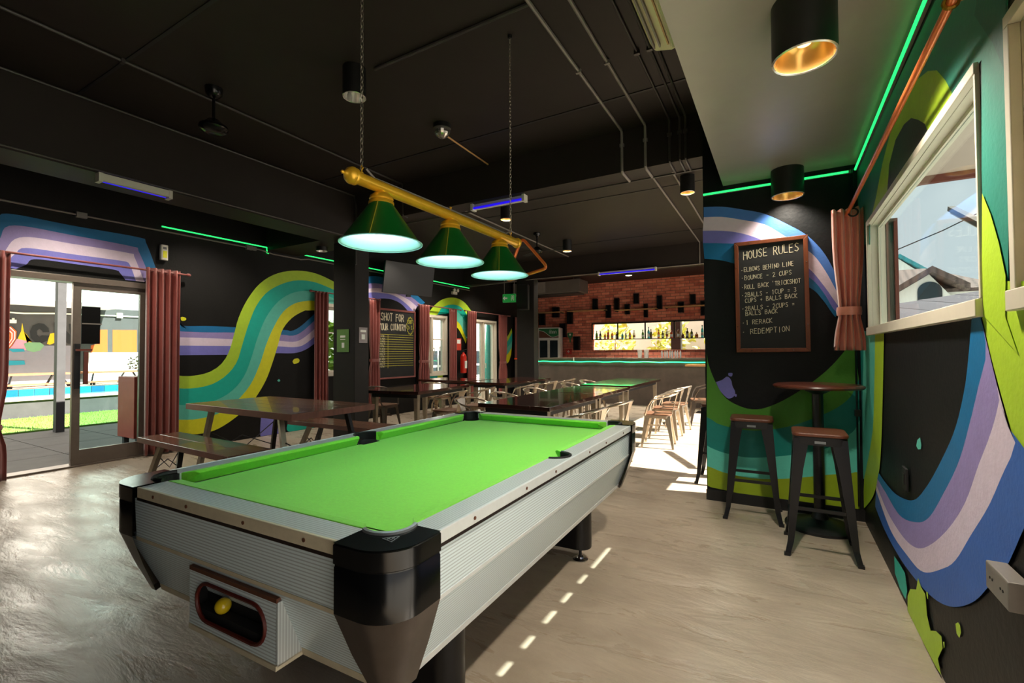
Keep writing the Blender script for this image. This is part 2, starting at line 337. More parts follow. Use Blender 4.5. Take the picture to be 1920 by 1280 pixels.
# stroke lettering, drawn like chalk
FONT = {'A':[[(0,0),(2,6),(4,0)],[(.8,2.2),(3.2,2.2)]],'B':[[(0,0),(0,6),(2.6,6),(3.4,5),(2.6,3.3),(0,3.2)],[(2.4,3.2),(3.8,2),(3,0),(0,0)]],'C':[[(3.8,5),(2.6,6),(1,5.6),(0,3.4),(.5,.9),(2.2,0),(3.9,1)]],'D':[[(0,0),(0,6),(2.4,5.6),(3.8,3.2),(2.6,.4),(0,0)]],
 'E':[[(3.4,6),(0,6),(0,0),(3.6,0)],[(0,3.1),(2.8,3.1)]],'F':[[(3.6,6),(0,6),(0,0)],[(0,3.1),(2.8,3.1)]],'G':[[(3.8,5),(2.4,6),(.6,5),(0,3),(.8,.6),(2.4,0),(3.8,1.2),(3.8,2.6),(2.2,2.6)]],'H':[[(0,0),(0,6)],[(4,0),(4,6)],[(0,3),(4,3)]],'I':[[(2,0),(2,6)]],
 'K':[[(0,0),(0,6)],[(3.6,6),(0,2.8),(3.8,0)]],'L':[[(0,6),(0,0),(3.6,0)]],'M':[[(0,0),(.4,6),(2,2.4),(3.6,6),(4,0)]],'N':[[(0,0),(0,6),(4,0),(4,6)]],'O':[[(2,6),(.5,5),(0,3),(.6,.8),(2,0),(3.5,.9),(4,3),(3.4,5.2),(2,6)]],'P':[[(0,0),(0,6),(2.8,5.8),(3.7,4.4),(2.6,3),(0,2.8)]],
 'R':[[(0,0),(0,6),(2.8,5.8),(3.6,4.4),(2.4,3),(0,2.8)],[(1.6,2.9),(3.9,0)]],'S':[[(3.6,5.2),(2,6),(.4,5),(1,3.6),(3,2.6),(3.7,1.2),(2.2,0),(.1,.9)]],'T':[[(0,6),(4,6)],[(2,6),(2,0)]],'U':[[(0,6),(0,1.8),(.7,.3),(2,0),(3.3,.3),(4,1.8),(4,6)]],'V':[[(0,6),(2,0),(4,6)]],'W':[[(0,6),(1,0),(2,4),(3,0),(4,6)]],'X':[[(0,0),(4,6)],[(0,6),(4,0)]],'Y':[[(0,6),(2,3),(4,6)],[(2,3),(2,0)]],
 '1':[[(1,5),(2,6),(2,0)]],'2':[[(.2,4.8),(1.4,6),(3.2,5.4),(3.2,3.8),(0,0),(3.8,0)]],'3':[[(.2,5.6),(2.4,6),(3.4,4.8),(1.6,3.2),(3.7,1.8),(2.4,0),(.1,.6)]],'+':[[(2,1.4),(2,4.4)],[(.6,2.9),(3.4,2.9)]],'=':[[(.5,2.2),(3.4,2.2)],[(.5,3.8),(3.4,3.8)]],'-':[[(.6,3),(3.2,3)]],'.':[[(.6,2.6),(1.4,3.2)]],"'":[[(1.4,6.2),(1.2,5)]]}
def lettering(mb, text, x, z, h, place, wd=None, thick=.0055, slope=0., jit=.35, adv=5.4):
    """ribbons of chalk in a plane; place(u, v) -> 3-D point"""
    s = h/6.; tot = len(text)*adv
    sx = s if wd is None else wd/tot
    rnd = random.Random(text)
    for i, ch in enumerate(text):
        for st in FONT.get(ch, []):
            dz = rnd.uniform(-jit, jit); q = [(x+(i*adv+px)*sx, z+(py+dz+rnd.uniform(-.1, .1))*s+slope*(i*adv+px)*sx) for px, py in st]
            for (ax, az), (bx, bz) in zip(q, q[1:]):
                d = Vector((bx-ax, bz-az)); 
                if d.length < 1e-6: continue
                d.normalize(); nx, nz = -d.y*thick/2, d.x*thick/2; e = d*thick*.35
                mb.add([place(ax-e.x+nx, az-e.y+nz), place(ax-e.x-nx, az-e.y-nz), place(bx+e.x-nx, bz+e.y-nz), place(bx+e.x+nx, bz+e.y+nz)], [(0, 1, 2, 3)])
# ---- painted mural outlines, metres on their walls (along wall, height)
WAVE = (
 [[(3.10,1.05),(3.16,1.02),(3.35,0.99),(3.60,1.03),(3.78,1.15),(3.89,1.34),(3.96,1.60),(4.02,1.83),(4.14,2.10),(4.32,2.36),(4.54,2.54),(4.80,2.65),(5.09,2.70),(5.39,2.69),(5.74,2.60),(6.16,2.44)],
  [(3.10,0.85),(3.17,0.84),(3.38,0.82),(3.65,0.86),(3.86,0.99),(4.00,1.17),(4.08,1.43),(4.17,1.73),(4.29,2.03),(4.47,2.27),(4.74,2.44),(5.02,2.53),(5.32,2.54),(5.59,2.49),(5.80,2.43),(6.16,2.27)],
  [(3.10,0.63),(3.17,0.62),(3.40,0.59),(3.71,0.63),(3.95,0.76),(4.12,0.97),(4.23,1.26),(4.32,1.55),(4.45,1.86),(4.64,2.12),(4.88,2.29),(5.16,2.37),(5.39,2.37),(5.55,2.35),(5.74,2.29),(5.98,2.22)],
  [(3.10,0.43),(3.17,0.42),(3.43,0.39),(3.73,0.43),(3.98,0.57),(4.21,0.82),(4.36,1.14),(4.46,1.44),(4.58,1.71),(4.74,1.97),(4.95,2.13),(5.20,2.20),(5.32,2.21),(5.43,2.20),(5.55,2.19),(5.64,2.18)],
  [(3.10,0.25),(3.17,0.23),(3.48,0.18),(3.73,0.21),(4.01,0.36),(4.24,0.55),(4.45,0.86),(4.58,1.19),(4.66,1.44),(4.74,1.69),(4.91,1.89),(5.13,2.02),(5.20,2.03),(5.28,2.04),(5.34,2.04),(5.38,2.04)]],
 ['lime', 'teal', 'aqua', 'yellow'])
RIBBON = (
 [[(3.08,2.11),(3.14,1.93),(3.19,1.76),(3.27,1.68),(3.59,1.69),(3.97,1.69),(4.35,1.67),(4.78,1.68),(4.91,1.67),(5.09,1.77),(5.38,2.02)],
  [(3.09,1.73),(3.13,1.65),(3.19,1.61),(3.27,1.60),(3.59,1.60),(3.97,1.61),(4.35,1.60),(4.74,1.60),(4.92,1.59),(5.09,1.66),(5.38,1.90)],
  [(3.09,1.53),(3.15,1.52),(3.20,1.52),(3.27,1.52),(3.59,1.52),(3.94,1.51),(4.35,1.51),(4.69,1.50),(4.95,1.49),(5.13,1.56),(5.38,1.75)],
  [(3.09,1.41),(3.15,1.41),(3.21,1.41),(3.27,1.41),(3.59,1.41),(3.91,1.41),(4.36,1.41),(4.66,1.41),(4.95,1.40),(5.13,1.44),(5.38,1.61)],
  [(3.09,1.28),(3.15,1.28),(3.21,1.28),(3.28,1.28),(3.60,1.28),(3.86,1.28),(4.29,1.28),(4.61,1.30),(4.95,1.30),(5.17,1.36),(5.38,1.49)]],
 ['blue', 'mauve', 'pink', 'violet'])
DOORARCH = (
 [[(1.45,2.53),(1.52,2.73),(1.63,2.79),(2.12,2.78),(2.75,2.78),(2.83,2.73),(2.95,2.40)],
  [(1.48,2.35),(1.54,2.51),(1.63,2.67),(2.11,2.67),(2.69,2.65),(2.75,2.61),(2.88,2.29)],
  [(1.48,2.20),(1.57,2.37),(1.70,2.56),(2.13,2.57),(2.66,2.56),(2.71,2.52),(2.82,2.22)],
  [(1.56,2.22),(1.66,2.38),(1.74,2.45),(2.13,2.45),(2.59,2.45),(2.66,2.42),(2.73,2.22)],
  [(1.66,2.21),(1.74,2.27),(1.81,2.34),(2.15,2.34),(2.51,2.33),(2.57,2.29),(2.62,2.22)]],
 ['blue', 'mauve', 'pink', 'violet'])
HUMP = (
 [[(6.11,2.60),(6.58,2.81),(7.00,2.84),(7.47,2.75),(7.92,2.62),(8.27,2.44)],
  [(6.11,2.49),(6.58,2.67),(7.00,2.70),(7.41,2.64),(7.82,2.52),(8.14,2.38)],
  [(6.11,2.42),(6.58,2.57),(7.00,2.61),(7.34,2.55),(7.71,2.46),(7.99,2.33)],
  [(6.11,2.35),(6.58,2.49),(6.97,2.52),(7.28,2.50),(7.61,2.38),(7.92,2.19)],
  [(6.11,2.23),(6.58,2.34),(6.94,2.41),(7.25,2.41),(7.54,2.32),(7.88,2.06)]],
 ['blue', 'mauve', 'pink', 'violet'])
SMALLARCH = (
 [[(8.31,2.12),(8.52,2.34),(8.80,2.53),(9.14,2.64),(9.49,2.66),(9.82,2.58),(10.11,2.39)],
  [(8.72,2.20),(8.88,2.37),(9.13,2.46),(9.40,2.49),(9.67,2.44),(9.91,2.28),(10.06,2.12)],
  [(9.18,2.25),(9.24,2.30),(9.35,2.33),(9.49,2.32),(9.65,2.25),(9.84,2.08),(10.03,1.83)],
  [(9.33,2.10),(9.40,2.11),(9.44,2.10),(9.53,2.06),(9.65,1.98),(9.77,1.82),(9.91,1.63)],
  [(9.33,1.94),(9.40,1.94),(9.45,1.93),(9.53,1.90),(9.62,1.82),(9.74,1.68),(9.86,1.52)]],
 ['lime', 'teal', 'aqua', 'yellow'])
SLANT = (
 [[(11.71,1.58),(11.86,1.68),(12.05,1.81),(12.25,2.02)],
  [(11.71,1.41),(11.85,1.51),(12.05,1.67),(12.28,1.89)],
  [(11.71,1.22),(11.85,1.34),(12.07,1.49),(12.28,1.64)],
  [(11.71,1.12),(11.85,1.16),(12.10,1.31),(12.25,1.44)],
  [(11.75,0.99),(11.90,0.95),(12.07,1.02),(12.20,1.21)]],
 ['lime', 'teal', 'aqua', 'yellow'])
RULEARCH = (
 [[(-0.57,2.58),(-0.42,2.56),(-0.26,2.51),(-0.10,2.45),(0.05,2.35),(0.20,2.23),(0.31,2.08),(0.38,1.92),(0.42,1.82)],
  [(-0.57,2.49),(-0.42,2.47),(-0.26,2.42),(-0.10,2.36),(0.05,2.24),(0.23,2.08),(0.32,1.93),(0.38,1.79),(0.42,1.70)],
  [(-0.58,2.37),(-0.43,2.35),(-0.28,2.31),(-0.12,2.23),(0.05,2.10),(0.21,1.96),(0.31,1.81),(0.37,1.70),(0.41,1.63)],
  [(-0.58,2.26),(-0.43,2.24),(-0.29,2.21),(-0.12,2.11),(0.05,2.00),(0.22,1.88),(0.31,1.75),(0.36,1.64),(0.39,1.60)],
  [(-0.57,2.12),(-0.43,2.09),(-0.30,2.04),(-0.13,1.97),(0.05,1.88),(0.22,1.80),(0.30,1.70),(0.35,1.61),(0.38,1.56)]],
 ['sky', 'pink', 'violet', 'blue'])
CRADLE = (
 [[(-0.56,1.29),(-0.55,1.19),(-0.49,1.02),(-0.41,0.89),(-0.28,0.82),(-0.17,0.81),(-0.06,0.85),(0.07,0.93),(0.22,1.05),(0.34,1.17),(0.43,1.29),(0.49,1.39)],
  [(-0.57,0.72),(-0.53,0.70),(-0.46,0.66),(-0.28,0.63),(-0.12,0.64),(0.07,0.69),(0.24,0.77),(0.36,0.84),(0.43,0.90),(0.47,0.95),(0.49,1.00),(0.52,1.08)],
  [(-0.57,0.47),(-0.53,0.45),(-0.43,0.42),(-0.25,0.40),(-0.04,0.43),(0.16,0.48),(0.30,0.53),(0.38,0.58),(0.44,0.64),(0.48,0.68),(0.50,0.72),(0.52,0.77)],
  [(-0.57,0.29),(-0.53,0.28),(-0.43,0.25),(-0.22,0.23),(-0.02,0.25),(0.17,0.29),(0.29,0.32),(0.38,0.34),(0.44,0.35),(0.47,0.36),(0.49,0.37),(0.51,0.37)],
  [(-0.57,0.12),(-0.54,0.11),(-0.43,0.10),(-0.15,0.07),(-0.02,0.05),(0.10,0.05),(0.23,0.05),(0.35,0.06),(0.42,0.06),(0.47,0.07),(0.49,0.07),(0.51,0.07)]],
 ['green', 'tealdark', 'aqua', 'olive'])
CORNERSTRIPE = (
 [[(4.67,1.45),(4.74,0.98),(4.82,0.48),(4.82,0.23)],
  [(4.24,1.44),(4.36,1.01),(4.49,0.58),(4.61,0.30)],
  [(3.78,1.42),(3.86,1.05),(3.98,0.73),(4.39,0.33)],
  [(3.48,1.42),(3.56,1.07),(3.65,0.73),(3.76,0.52),(4.01,0.30),(4.49,0.07)]],
 ['tealdark', 'aqua', 'lime'])
BLUECRADLE = (
 [[(2.02,1.42),(2.06,1.29),(2.11,1.17),(2.22,1.02),(2.40,0.87),(2.63,0.71),(2.87,0.59),(3.24,0.52),(3.57,0.51),(3.76,0.52)],
  [(1.96,1.42),(1.91,1.30),(1.98,1.19),(2.07,1.06),(2.19,0.91),(2.38,0.75),(2.60,0.59),(2.83,0.50),(3.17,0.43),(3.53,0.45),(3.81,0.47)],
  [(1.84,1.20),(1.82,1.17),(1.89,1.06),(2.00,0.94),(2.14,0.78),(2.35,0.62),(2.61,0.47),(2.84,0.38),(3.12,0.34),(3.50,0.35),(3.85,0.42)],
  [(1.77,1.09),(1.73,1.05),(1.82,0.95),(1.93,0.83),(2.09,0.69),(2.25,0.55),(2.40,0.46),(2.71,0.32),(2.99,0.28),(3.42,0.27),(3.87,0.38)],
  [(1.61,1.02),(1.63,0.93),(1.72,0.81),(1.81,0.70),(1.93,0.60),(2.08,0.48),(2.30,0.36),(2.54,0.28),(2.83,0.23),(3.20,0.20),(3.60,0.21),(3.92,0.26)]],
 ['blue', 'mauve', 'pink', 'royal'])
RIGHTWALLPAINT = [
 ('lime',[(1.96,1.42),(1.90,1.30),(1.82,1.17),(1.74,1.05),(1.63,0.96),(1.53,0.98),(1.50,1.41),(1.64,1.47),(1.95,1.51)]),
 ('aqua',[(2.77,0.89),(2.79,0.86),(2.76,0.85),(2.71,0.86),(2.70,0.88),(2.72,0.91)]),
 ('lime',[(2.28,0.31),(2.27,0.28),(2.24,0.28),(2.22,0.31),(2.23,0.33),(2.25,0.33)])]
FLOORSPLAT = [
 ('teal',[(3.32,0.16),(3.17,0.17),(3.06,0.17),(3.02,0.10),(3.06,0.04),(3.19,0.04),(3.31,0.07)]),
 ('lime',[(3.01,0.08),(2.95,0.14),(2.83,0.19),(2.79,0.26),(2.74,0.24),(2.67,0.24),(2.65,0.16),(2.60,0.12),(2.52,0.16),(2.44,0.18),(2.43,0.14),(2.50,0.06),(2.46,0.02),(2.53,0.01),(2.72,-0.02),(2.90,-0.03),(3.02,-0.01)]),
 ('lime',[(2.42,0.17),(2.40,0.18),(2.40,0.16),(2.41,0.15)]),
 ('lime',[(2.65,0.26),(2.62,0.27),(2.62,0.24),(2.64,0.24)])]
WINDOWARCH = [
 ('seagreen',[(4.52,2.71),(2.34,2.64),(1.87,2.43),(1.70,2.34),(1.76,1.43),(1.95,1.45),(1.90,2.17),(3.89,2.15),(3.91,2.01),(4.60,2.15)]),
 ('lime',[(3.89,2.16),(3.64,2.27),(3.44,2.39),(3.17,2.49),(2.87,2.52),(2.63,2.48),(2.46,2.43),(2.34,2.37),(2.24,2.28),(2.18,2.21),(2.16,2.17)]),
 ('charcoal',[(3.32,2.17),(3.24,2.32),(3.07,2.39),(2.88,2.39),(2.74,2.36),(2.62,2.30),(2.52,2.24),(2.46,2.17)]),
 ('tealdeep',[(1.94,2.33),(1.81,2.17),(1.73,2.04),(1.73,2.00),(1.71,2.33),(1.88,2.42)])]
RIGHTPATCH = [
 ('lime',[(1.91,1.77),(1.85,1.69),(1.80,1.60),(1.76,1.50),(1.77,1.39),(1.70,1.29),(1.94,1.41)])]
LEFTSPOTS = [
 ('yellow',[(3.24,1.79),(3.26,1.80),(3.30,1.79),(3.31,1.77),(3.29,1.75),(3.25,1.75)]),
 ('yellow',[(4.92,1.16),(4.95,1.20),(5.02,1.21),(5.05,1.18),(5.03,1.14),(4.95,1.12)]),
 ('aqua',[(4.65,0.86),(4.68,0.88),(4.70,0.85),(4.67,0.84)]),
 ('violet',[(4.38,0.30),(4.62,0.31),(4.75,0.16),(4.74,-0.09),(4.40,-0.05)]),
 ('teal',[(4.84,0.15),(4.96,0.18),(5.29,0.09),(5.33,-0.02),(5.10,-0.05),(4.84,0.02)])]
LEFTLOW = [
 ('teal',[(8.23,0.78),(8.71,0.77),(8.71,0.67),(8.23,0.70)]),
 ('lime',[(8.71,0.77),(8.94,0.77),(8.88,0.66),(8.71,0.67)])]
STUBSPLAT = [
 ('violet',[(-0.49,1.03),(-0.44,1.05),(-0.40,1.08),(-0.37,1.05),(-0.36,1.00),(-0.34,0.95),(-0.35,0.91),(-0.39,0.89),(-0.42,0.91),(-0.46,0.96)]),
 ('violet',[(-0.39,1.11),(-0.36,1.11),(-0.36,1.09),(-0.37,1.08),(-0.39,1.09)]),
 ('violet',[(-0.35,0.93),(-0.33,0.93),(-0.33,0.91),(-0.34,0.91)])]
YARDMURAL = [
 ('greywhite',[(4.08,1.37),(4.45,1.34),(4.94,1.57),(6.02,1.58),(6.04,0.31),(4.10,0.43)]),
 ('pinkart',[(4.67,1.57),(4.76,1.77),(4.97,1.78),(5.12,1.57),(4.94,1.42),(4.59,1.44)]),
 ('yellowart',[(4.78,1.77),(4.82,1.92),(4.85,2.00),(4.87,2.26),(4.91,2.00),(4.96,1.93),(5.03,1.80),(5.00,1.57),(5.09,1.68)]),
 ('yellowart',[(5.43,1.63),(5.50,1.95),(5.66,2.00),(5.66,1.69),(5.50,1.60)]),
 ('blackart',[(5.48,2.00),(5.46,2.13),(5.36,2.25),(5.23,2.27),(5.10,2.19),(5.04,2.01),(5.06,1.80),(5.16,1.68),(5.31,1.65),(5.44,1.73),(5.48,1.89),(5.31,1.89),(5.25,1.85),(5.20,1.91),(5.19,2.03),(5.25,2.09),(5.31,2.04),(5.33,1.99)]),
 ('blackart',[(5.59,2.31),(5.69,2.31),(5.98,1.93),(5.94,2.28),(6.02,2.29),(6.11,1.64),(5.92,1.64),(5.70,1.95),(5.68,1.63),(5.60,1.63)]),
 ('greenart',[(4.91,1.62),(5.00,1.67),(5.27,1.67),(5.37,1.58),(5.28,1.42),(5.13,1.37),(4.98,1.42)]),
 ('tealart',[(4.57,1.47),(4.91,1.47),(4.94,1.39),(4.68,1.37)]),
 ('tealart',[(4.52,1.12),(4.93,1.11),(4.95,0.99),(4.53,0.97)])]
RAINBOW = [
 ('orangeart',[(4.06,1.66),(4.09,1.95),(4.22,2.12),(4.36,2.08),(4.41,2.01),(4.51,2.14),(4.63,2.14),(4.75,2.00),(4.74,1.77),(4.64,1.54),(4.41,1.25),(4.17,1.47)]),
 ('whiteart',[(4.09,1.67),(4.11,1.94),(4.23,2.10),(4.36,2.06),(4.41,1.99),(4.50,2.11),(4.61,2.12),(4.72,1.98),(4.72,1.77),(4.62,1.56),(4.41,1.28),(4.18,1.49)]),
 ('redart',[(4.10,1.67),(4.13,1.93),(4.24,2.08),(4.36,2.04),(4.41,1.98),(4.50,2.09),(4.60,2.10),(4.70,1.97),(4.70,1.77),(4.61,1.57),(4.41,1.31),(4.19,1.50)]),
 ('whiteart',[(4.14,1.68),(4.16,1.91),(4.26,2.04),(4.37,2.01),(4.41,1.95),(4.48,2.05),(4.57,2.05),(4.66,1.94),(4.66,1.77),(4.58,1.60),(4.41,1.37),(4.22,1.54)]),
 ('orangeart',[(4.16,1.69),(4.18,1.90),(4.27,2.02),(4.37,1.99),(4.41,1.94),(4.47,2.02),(4.56,2.03),(4.64,1.93),(4.64,1.77),(4.57,1.61),(4.41,1.40),(4.23,1.55)]),
 ('yellowart',[(4.20,1.70),(4.22,1.87),(4.29,1.97),(4.37,1.95),(4.40,1.91),(4.46,1.98),(4.53,1.98),(4.60,1.90),(4.59,1.77),(4.54,1.64),(4.40,1.46),(4.26,1.59)]),
 ('tealart',[(4.25,1.72),(4.27,1.84),(4.32,1.92),(4.38,1.90),(4.40,1.87),(4.44,1.92),(4.49,1.92),(4.54,1.86),(4.54,1.77),(4.50,1.67),(4.40,1.55),(4.30,1.64)]),
 ('blueart',[(4.31,1.74),(4.32,1.81),(4.35,1.85),(4.39,1.84),(4.40,1.82),(4.42,1.86),(4.45,1.86),(4.48,1.82),(4.48,1.76),(4.46,1.71),(4.40,1.63),(4.34,1.69)])]
YARDDOORS = [
 ('orangeart',[(6.70,2.12),(6.95,2.13),(6.96,1.30),(6.51,1.31),(6.51,1.59),(6.71,1.65)]),
 ('orangeart',[(7.09,2.13),(7.79,2.15),(7.80,1.30),(7.10,1.30)])]
# ------------------------------------------------------------------ the room shell
def wall_mesh(axis, p0, p1, u0, u1, z0, z1, holes):
    """wall between planes p0..p1 (axis 'x' or 'y'), spanning u0..u1, with rectangular holes (ua, ub, za, zb)"""
    mb = MB(); us = sorted({u0, u1, *[h[0] for h in holes], *[h[1] for h in holes]}); zs = sorted({z0, z1, *[h[2] for h in holes], *[h[3] for h in holes]})
    for a, b in zip(us, us[1:]):
        run = None
        for c, d in zip(zs, zs[1:]):
            solid = not any(h[0] <= (a+b)/2 <= h[1] and h[2] <= (c+d)/2 <= h[3] for h in holes)
            if solid: run = (run[0], d) if run else (c, d)
            if (not solid or d == z1) and run:
                if axis == 'x': mb.box(p0, p1, a, b, *run)
                else: mb.box(a, b, p0, p1, *run)
                run = None
    return mb
floor = struct(MB().box(-7.25, .74, -2.7, 14.2, -.12, 0).build('floor', 'polished_concrete'), 'polished beige grey concrete floor with trowel marks')
ceiling = struct(MB().box(-7.25, .74, -2.7, 14.2, 3.45, 3.62).build('ceiling', 'black_ceiling'), 'dark painted main ceiling')
for y in (1.52, 3.84, 6.25, 8.72): MB().box(-5.0, -.42, y-.012, y+.012, 3.444, 3.452).build('ceiling_joint', 'matte_black', ceiling)
struct(MB().box(-.41, .54, -2.6, 4.43, 2.74, 3.45).build('ceiling_dropped', 'grey_ceiling'), 'lower smooth grey ceiling along the right wall')
wl = struct(wall_mesh('x', -7.25, -7.05, -2.7, 14.2, 0, 3.45, [(1.1, 2.92, 0, 2.2), (5.55, 6.5, .88, 2.19), (8.27, 9.08, .75, 2.18), (10.23, 11.36, 0, 2.18)]).build('wall_left', 'black_wall'), 'black left wall with rainbow mural bands')
wr = struct(wall_mesh('x', .54, .62, -2.7, 14.2, 0, 3.45, [(1.94, 3.97, 1.43, 2.16), (1.5, 1.69, 1.43, 2.16), (4.8, 10.9, 0, 2.9), (-.9, 1.45, 0, 2.6)]).build('wall_right', 'stub_black'), 'right wall with window and curved mural')  # opening nearest the camera is out of view, added to daylight the pool table
wf = struct(wall_mesh('y', 14.0, 14.2, -7.05, .54, 0, 3.45, [(-5.115, -1.0, 1.35, 2.19)]).build('wall_far', 'red_brick'), 'red brick wall behind the bar')
struct(MB().box(-7.05, .54, -2.7, -2.5, 0, 3.45).build('wall_back', 'black_wall'), 'black wall behind the camera')
ws = struct(MB().box(-.575, .54, 4.43, 4.63, 0, 3.45).build('wall_partition', 'stub_black'), 'black partition wall carrying the house rules board')
struct(MB().box(-.58, .54, 4.418, 4.43, 0, .09).build('baseboard_partition', 'matte_black'))
struct(MB().box(-5.01, -.575, 4.43, 4.68, 3.04, 3.45).build('trim_1', 'black_ceiling'), 'deep black ceiling beam in front of the bar area')
struct(MB().box(-7.05, -5.44, 4.45, 5.0, 2.93, 3.45).build('trim_2', 'black_ceiling'))
struct(MB().box(-7.05, .54, 9.76, 9.98, 3.02, 3.45).build('trim_3', 'black_ceiling'), 'second black ceiling beam near the bar')
struct(MB().box(-5.44, -5.01, -2.5, 4.43, 2.84, 3.45).build('trim_4', 'black_ceiling'), 'long black beam over the left aisle')
struct(MB().box(-5.44, -5.01, 4.43, 4.68, 0, 3.45).build('column_near', 'column_grey', bevel=.006), 'square dark column beside the picnic table')
struct(MB().box(-5.47, -5.01, 9.76, 9.98, 0, 3.02).build('column_far', 'column_grey', bevel=.006), 'square dark column at the end of the bar')
ground = struct(MB().box(-60, 60, -40, 90, -.3, -.13).build('ground', 'ground_concrete'))
# murals
paint_bands(RIBBON, 'left', wl, .003); paint_bands(WAVE, 'left', wl, .005); paint_bands(DOORARCH, 'left', wl, .003)
paint_bands(HUMP, 'left', wl, .003); paint_bands(SMALLARCH, 'left', wl, .005); paint_bands(SLANT, 'left', wl, .003)
paint_polys(LEFTSPOTS, 'left', wl, .004, smooth=True); paint_polys(LEFTLOW, 'left', wl, .004)
paint_bands(RULEARCH, 'stub', ws, .003); paint_bands(CRADLE, 'stub', ws, .003); paint_polys(STUBSPLAT, 'stub', ws, .005, smooth=True)
paint_polys(WINDOWARCH, 'right', wr, .003); paint_bands(CORNERSTRIPE, 'right', wr, .006); paint_polys(RIGHTWALLPAINT, 'right', wr, .004); paint_bands(BLUECRADLE, 'right', wr, .007)
paint_polys(RIGHTPATCH, 'right', wr, .007); paint_polys(FLOORSPLAT, 'right', wr, .009)

# ------------------------------------------------------------------ windows and doors
def frame_x(x0, x1, a, b, c, d, t):
    mb = MB(); mb.box(x0, x1, a, b, d-t, d); mb.box(x0, x1, a, b, c, c+t); mb.box(x0, x1, a, a+t, c+t, d-t); mb.box(x0, x1, b-t, b, c+t, d-t); return mb
def right_window(nm, y0, y1, label):
    r = bpy.data.objects.new(nm, None); COL.objects.link(r); struct(r, label)
    fw = MB(); fw.box(.515, .55, y0-.012, y1+.02, 1.40, 1.455); fw.box(.525, .55, y0-.012, y1+.02, 2.145, 2.18); fw.box(.528, .55, y0-.012, y0+.002, 1.455, 2.145); fw.box(.525, .55, y1-.012, y1+.02, 1.455, 2.145); fw.build('frame', 'cream_frame', r, bevel=.003)
    lin = MB(); lin.box(.55, .625, y1-.012, y1, 1.44, 2.15); lin.box(.55, .625, y0, y0+.002, 1.44, 2.15); lin.box(.55, .625, y0, y1, 2.145, 2.16); lin.build('reveal', 'cream_frame', r)
    frame_x(.585, .605, y0+.002, y1-.012, 1.432, 2.145, .018).build('sash', 'cream_frame', r)
    MB().box(.593, .597, y0+.02, y1-.03, 1.45, 2.127).build('pane', 'window_glass', r)
    return r
right_window('window_1', 1.94, 3.97, 'cream framed window in the right wall overlooking tiled roofs')
w2 = right_window('window_2', 1.5, 1.69, 'cream framed window at the right edge with a drawn pale blind')
MB().box(.556, .56, 1.503, 1.677, 1.456, 2.144).build('blind', 'blind_cream', w2)
def leaf(parent, y0, y1, z0, z1, x, wd, glass, m, nm='sash', bars=()):
    s = frame_x(x-.025, x+.025, y0, y1, z0, z1, wd); 
    for zb in bars: s.box(x-.015, x+.015, y0+wd, y1-wd, zb-.012, zb+.012)
    o = s.build(nm, m, parent, bevel=.003)
    MB().box(x-.003, x+.003, y0+wd, y1-wd, z0+wd, z1-wd).build('pane', glass, o); return o
d1 = bpy.data.objects.new('door_1', None); COL.objects.link(d1); struct(d1, 'brown aluminium sliding glass door to the courtyard')
fr = MB(); fr.box(-7.24, -7.035, 1.1, 2.92, 2.13, 2.2); fr.box(-7.24, -7.035, 2.86, 2.92, 0, 2.13); fr.box(-7.24, -7.035, 1.1, 1.16, 0, 2.13); fr.box(-7.24, -7.04, 1.16, 2.86, 0, .02); fr.build('frame', 'alu_frame', d1, bevel=.004)
lf = leaf(d1, 2.135, 2.86, .02, 2.13, -7.09, .075, 'door_glass', 'alu_frame', 'sliding_leaf')
MB().box(-7.09-.02, -7.09+.02, 2.21, 2.785, .095, .19).build('bottom_rail', 'alu_frame', lf)
MB().box(-7.062, -7.045, 2.15, 2.20, .9, 1.42).build('lock_plate', 'matte_black', lf)
hd = MB(); hd.box(-7.045, -7.015, 2.225, 2.265, .95, 1.33); hd.box(-7.062, -7.02, 2.155, 2.30, 1.335, 1.36); hd.build('handle', 'shutter_brown', lf)
dn = thing('door_notice', 'black notice fixed to the sliding glass door', 'sign', (-7.075, 2.30, 1.42)); MB().box(0, .012, -.085, .085, 0, .44).build('plate', 'black_cloth', dn); MB().box(.012, .015, -.085, .10, .23, .245).build('strap', 'conduit_grey', dn)
def left_window(nm, y0, y1, z0, z1, mid, label):
    r = bpy.data.objects.new(nm, None); COL.objects.link(r); struct(r, label)
    frame_x(-7.2, -7.03, y0, y1, z0, z1, .06).build('frame', 'cream_frame', r, bevel=.004)
    MB().box(-7.18, -7.04, mid-.035, mid+.035, z0+.06, z1-.06).build('mullion', 'cream_frame', r)
    for a, b in ((y0+.06, mid-.035), (mid+.035, y1-.06)): leaf(r, a, b, z0+.06, z1-.06, -7.12, .045, 'window_glass', 'cream_frame', bars=(z0+.6*(z1-z0),) if z0 > .1 else ())
    MB().cyl((-7.05, mid+.02, z0+.45*(z1-z0)), (-6.99, mid+.02, z0+.45*(z1-z0)), .01).cyl((-7.0, mid+.02, z0+.45*(z1-z0)), (-7.0, mid+.02, z0+.45*(z1-z0)-.12), .009).build('handle', 'cream_frame', r)
    return r
left_window('window_3', 5.55, 6.5, .88, 2.19, 6.05, 'white window behind the near column')
left_window('window_4', 8.27, 9.08, .75, 2.18, 8.52, 'white casement window between two maroon curtains')
left_window('door_2', 10.23, 11.36, .0, 2.18, 10.72, 'cream double glass door at the far end of the left wall')

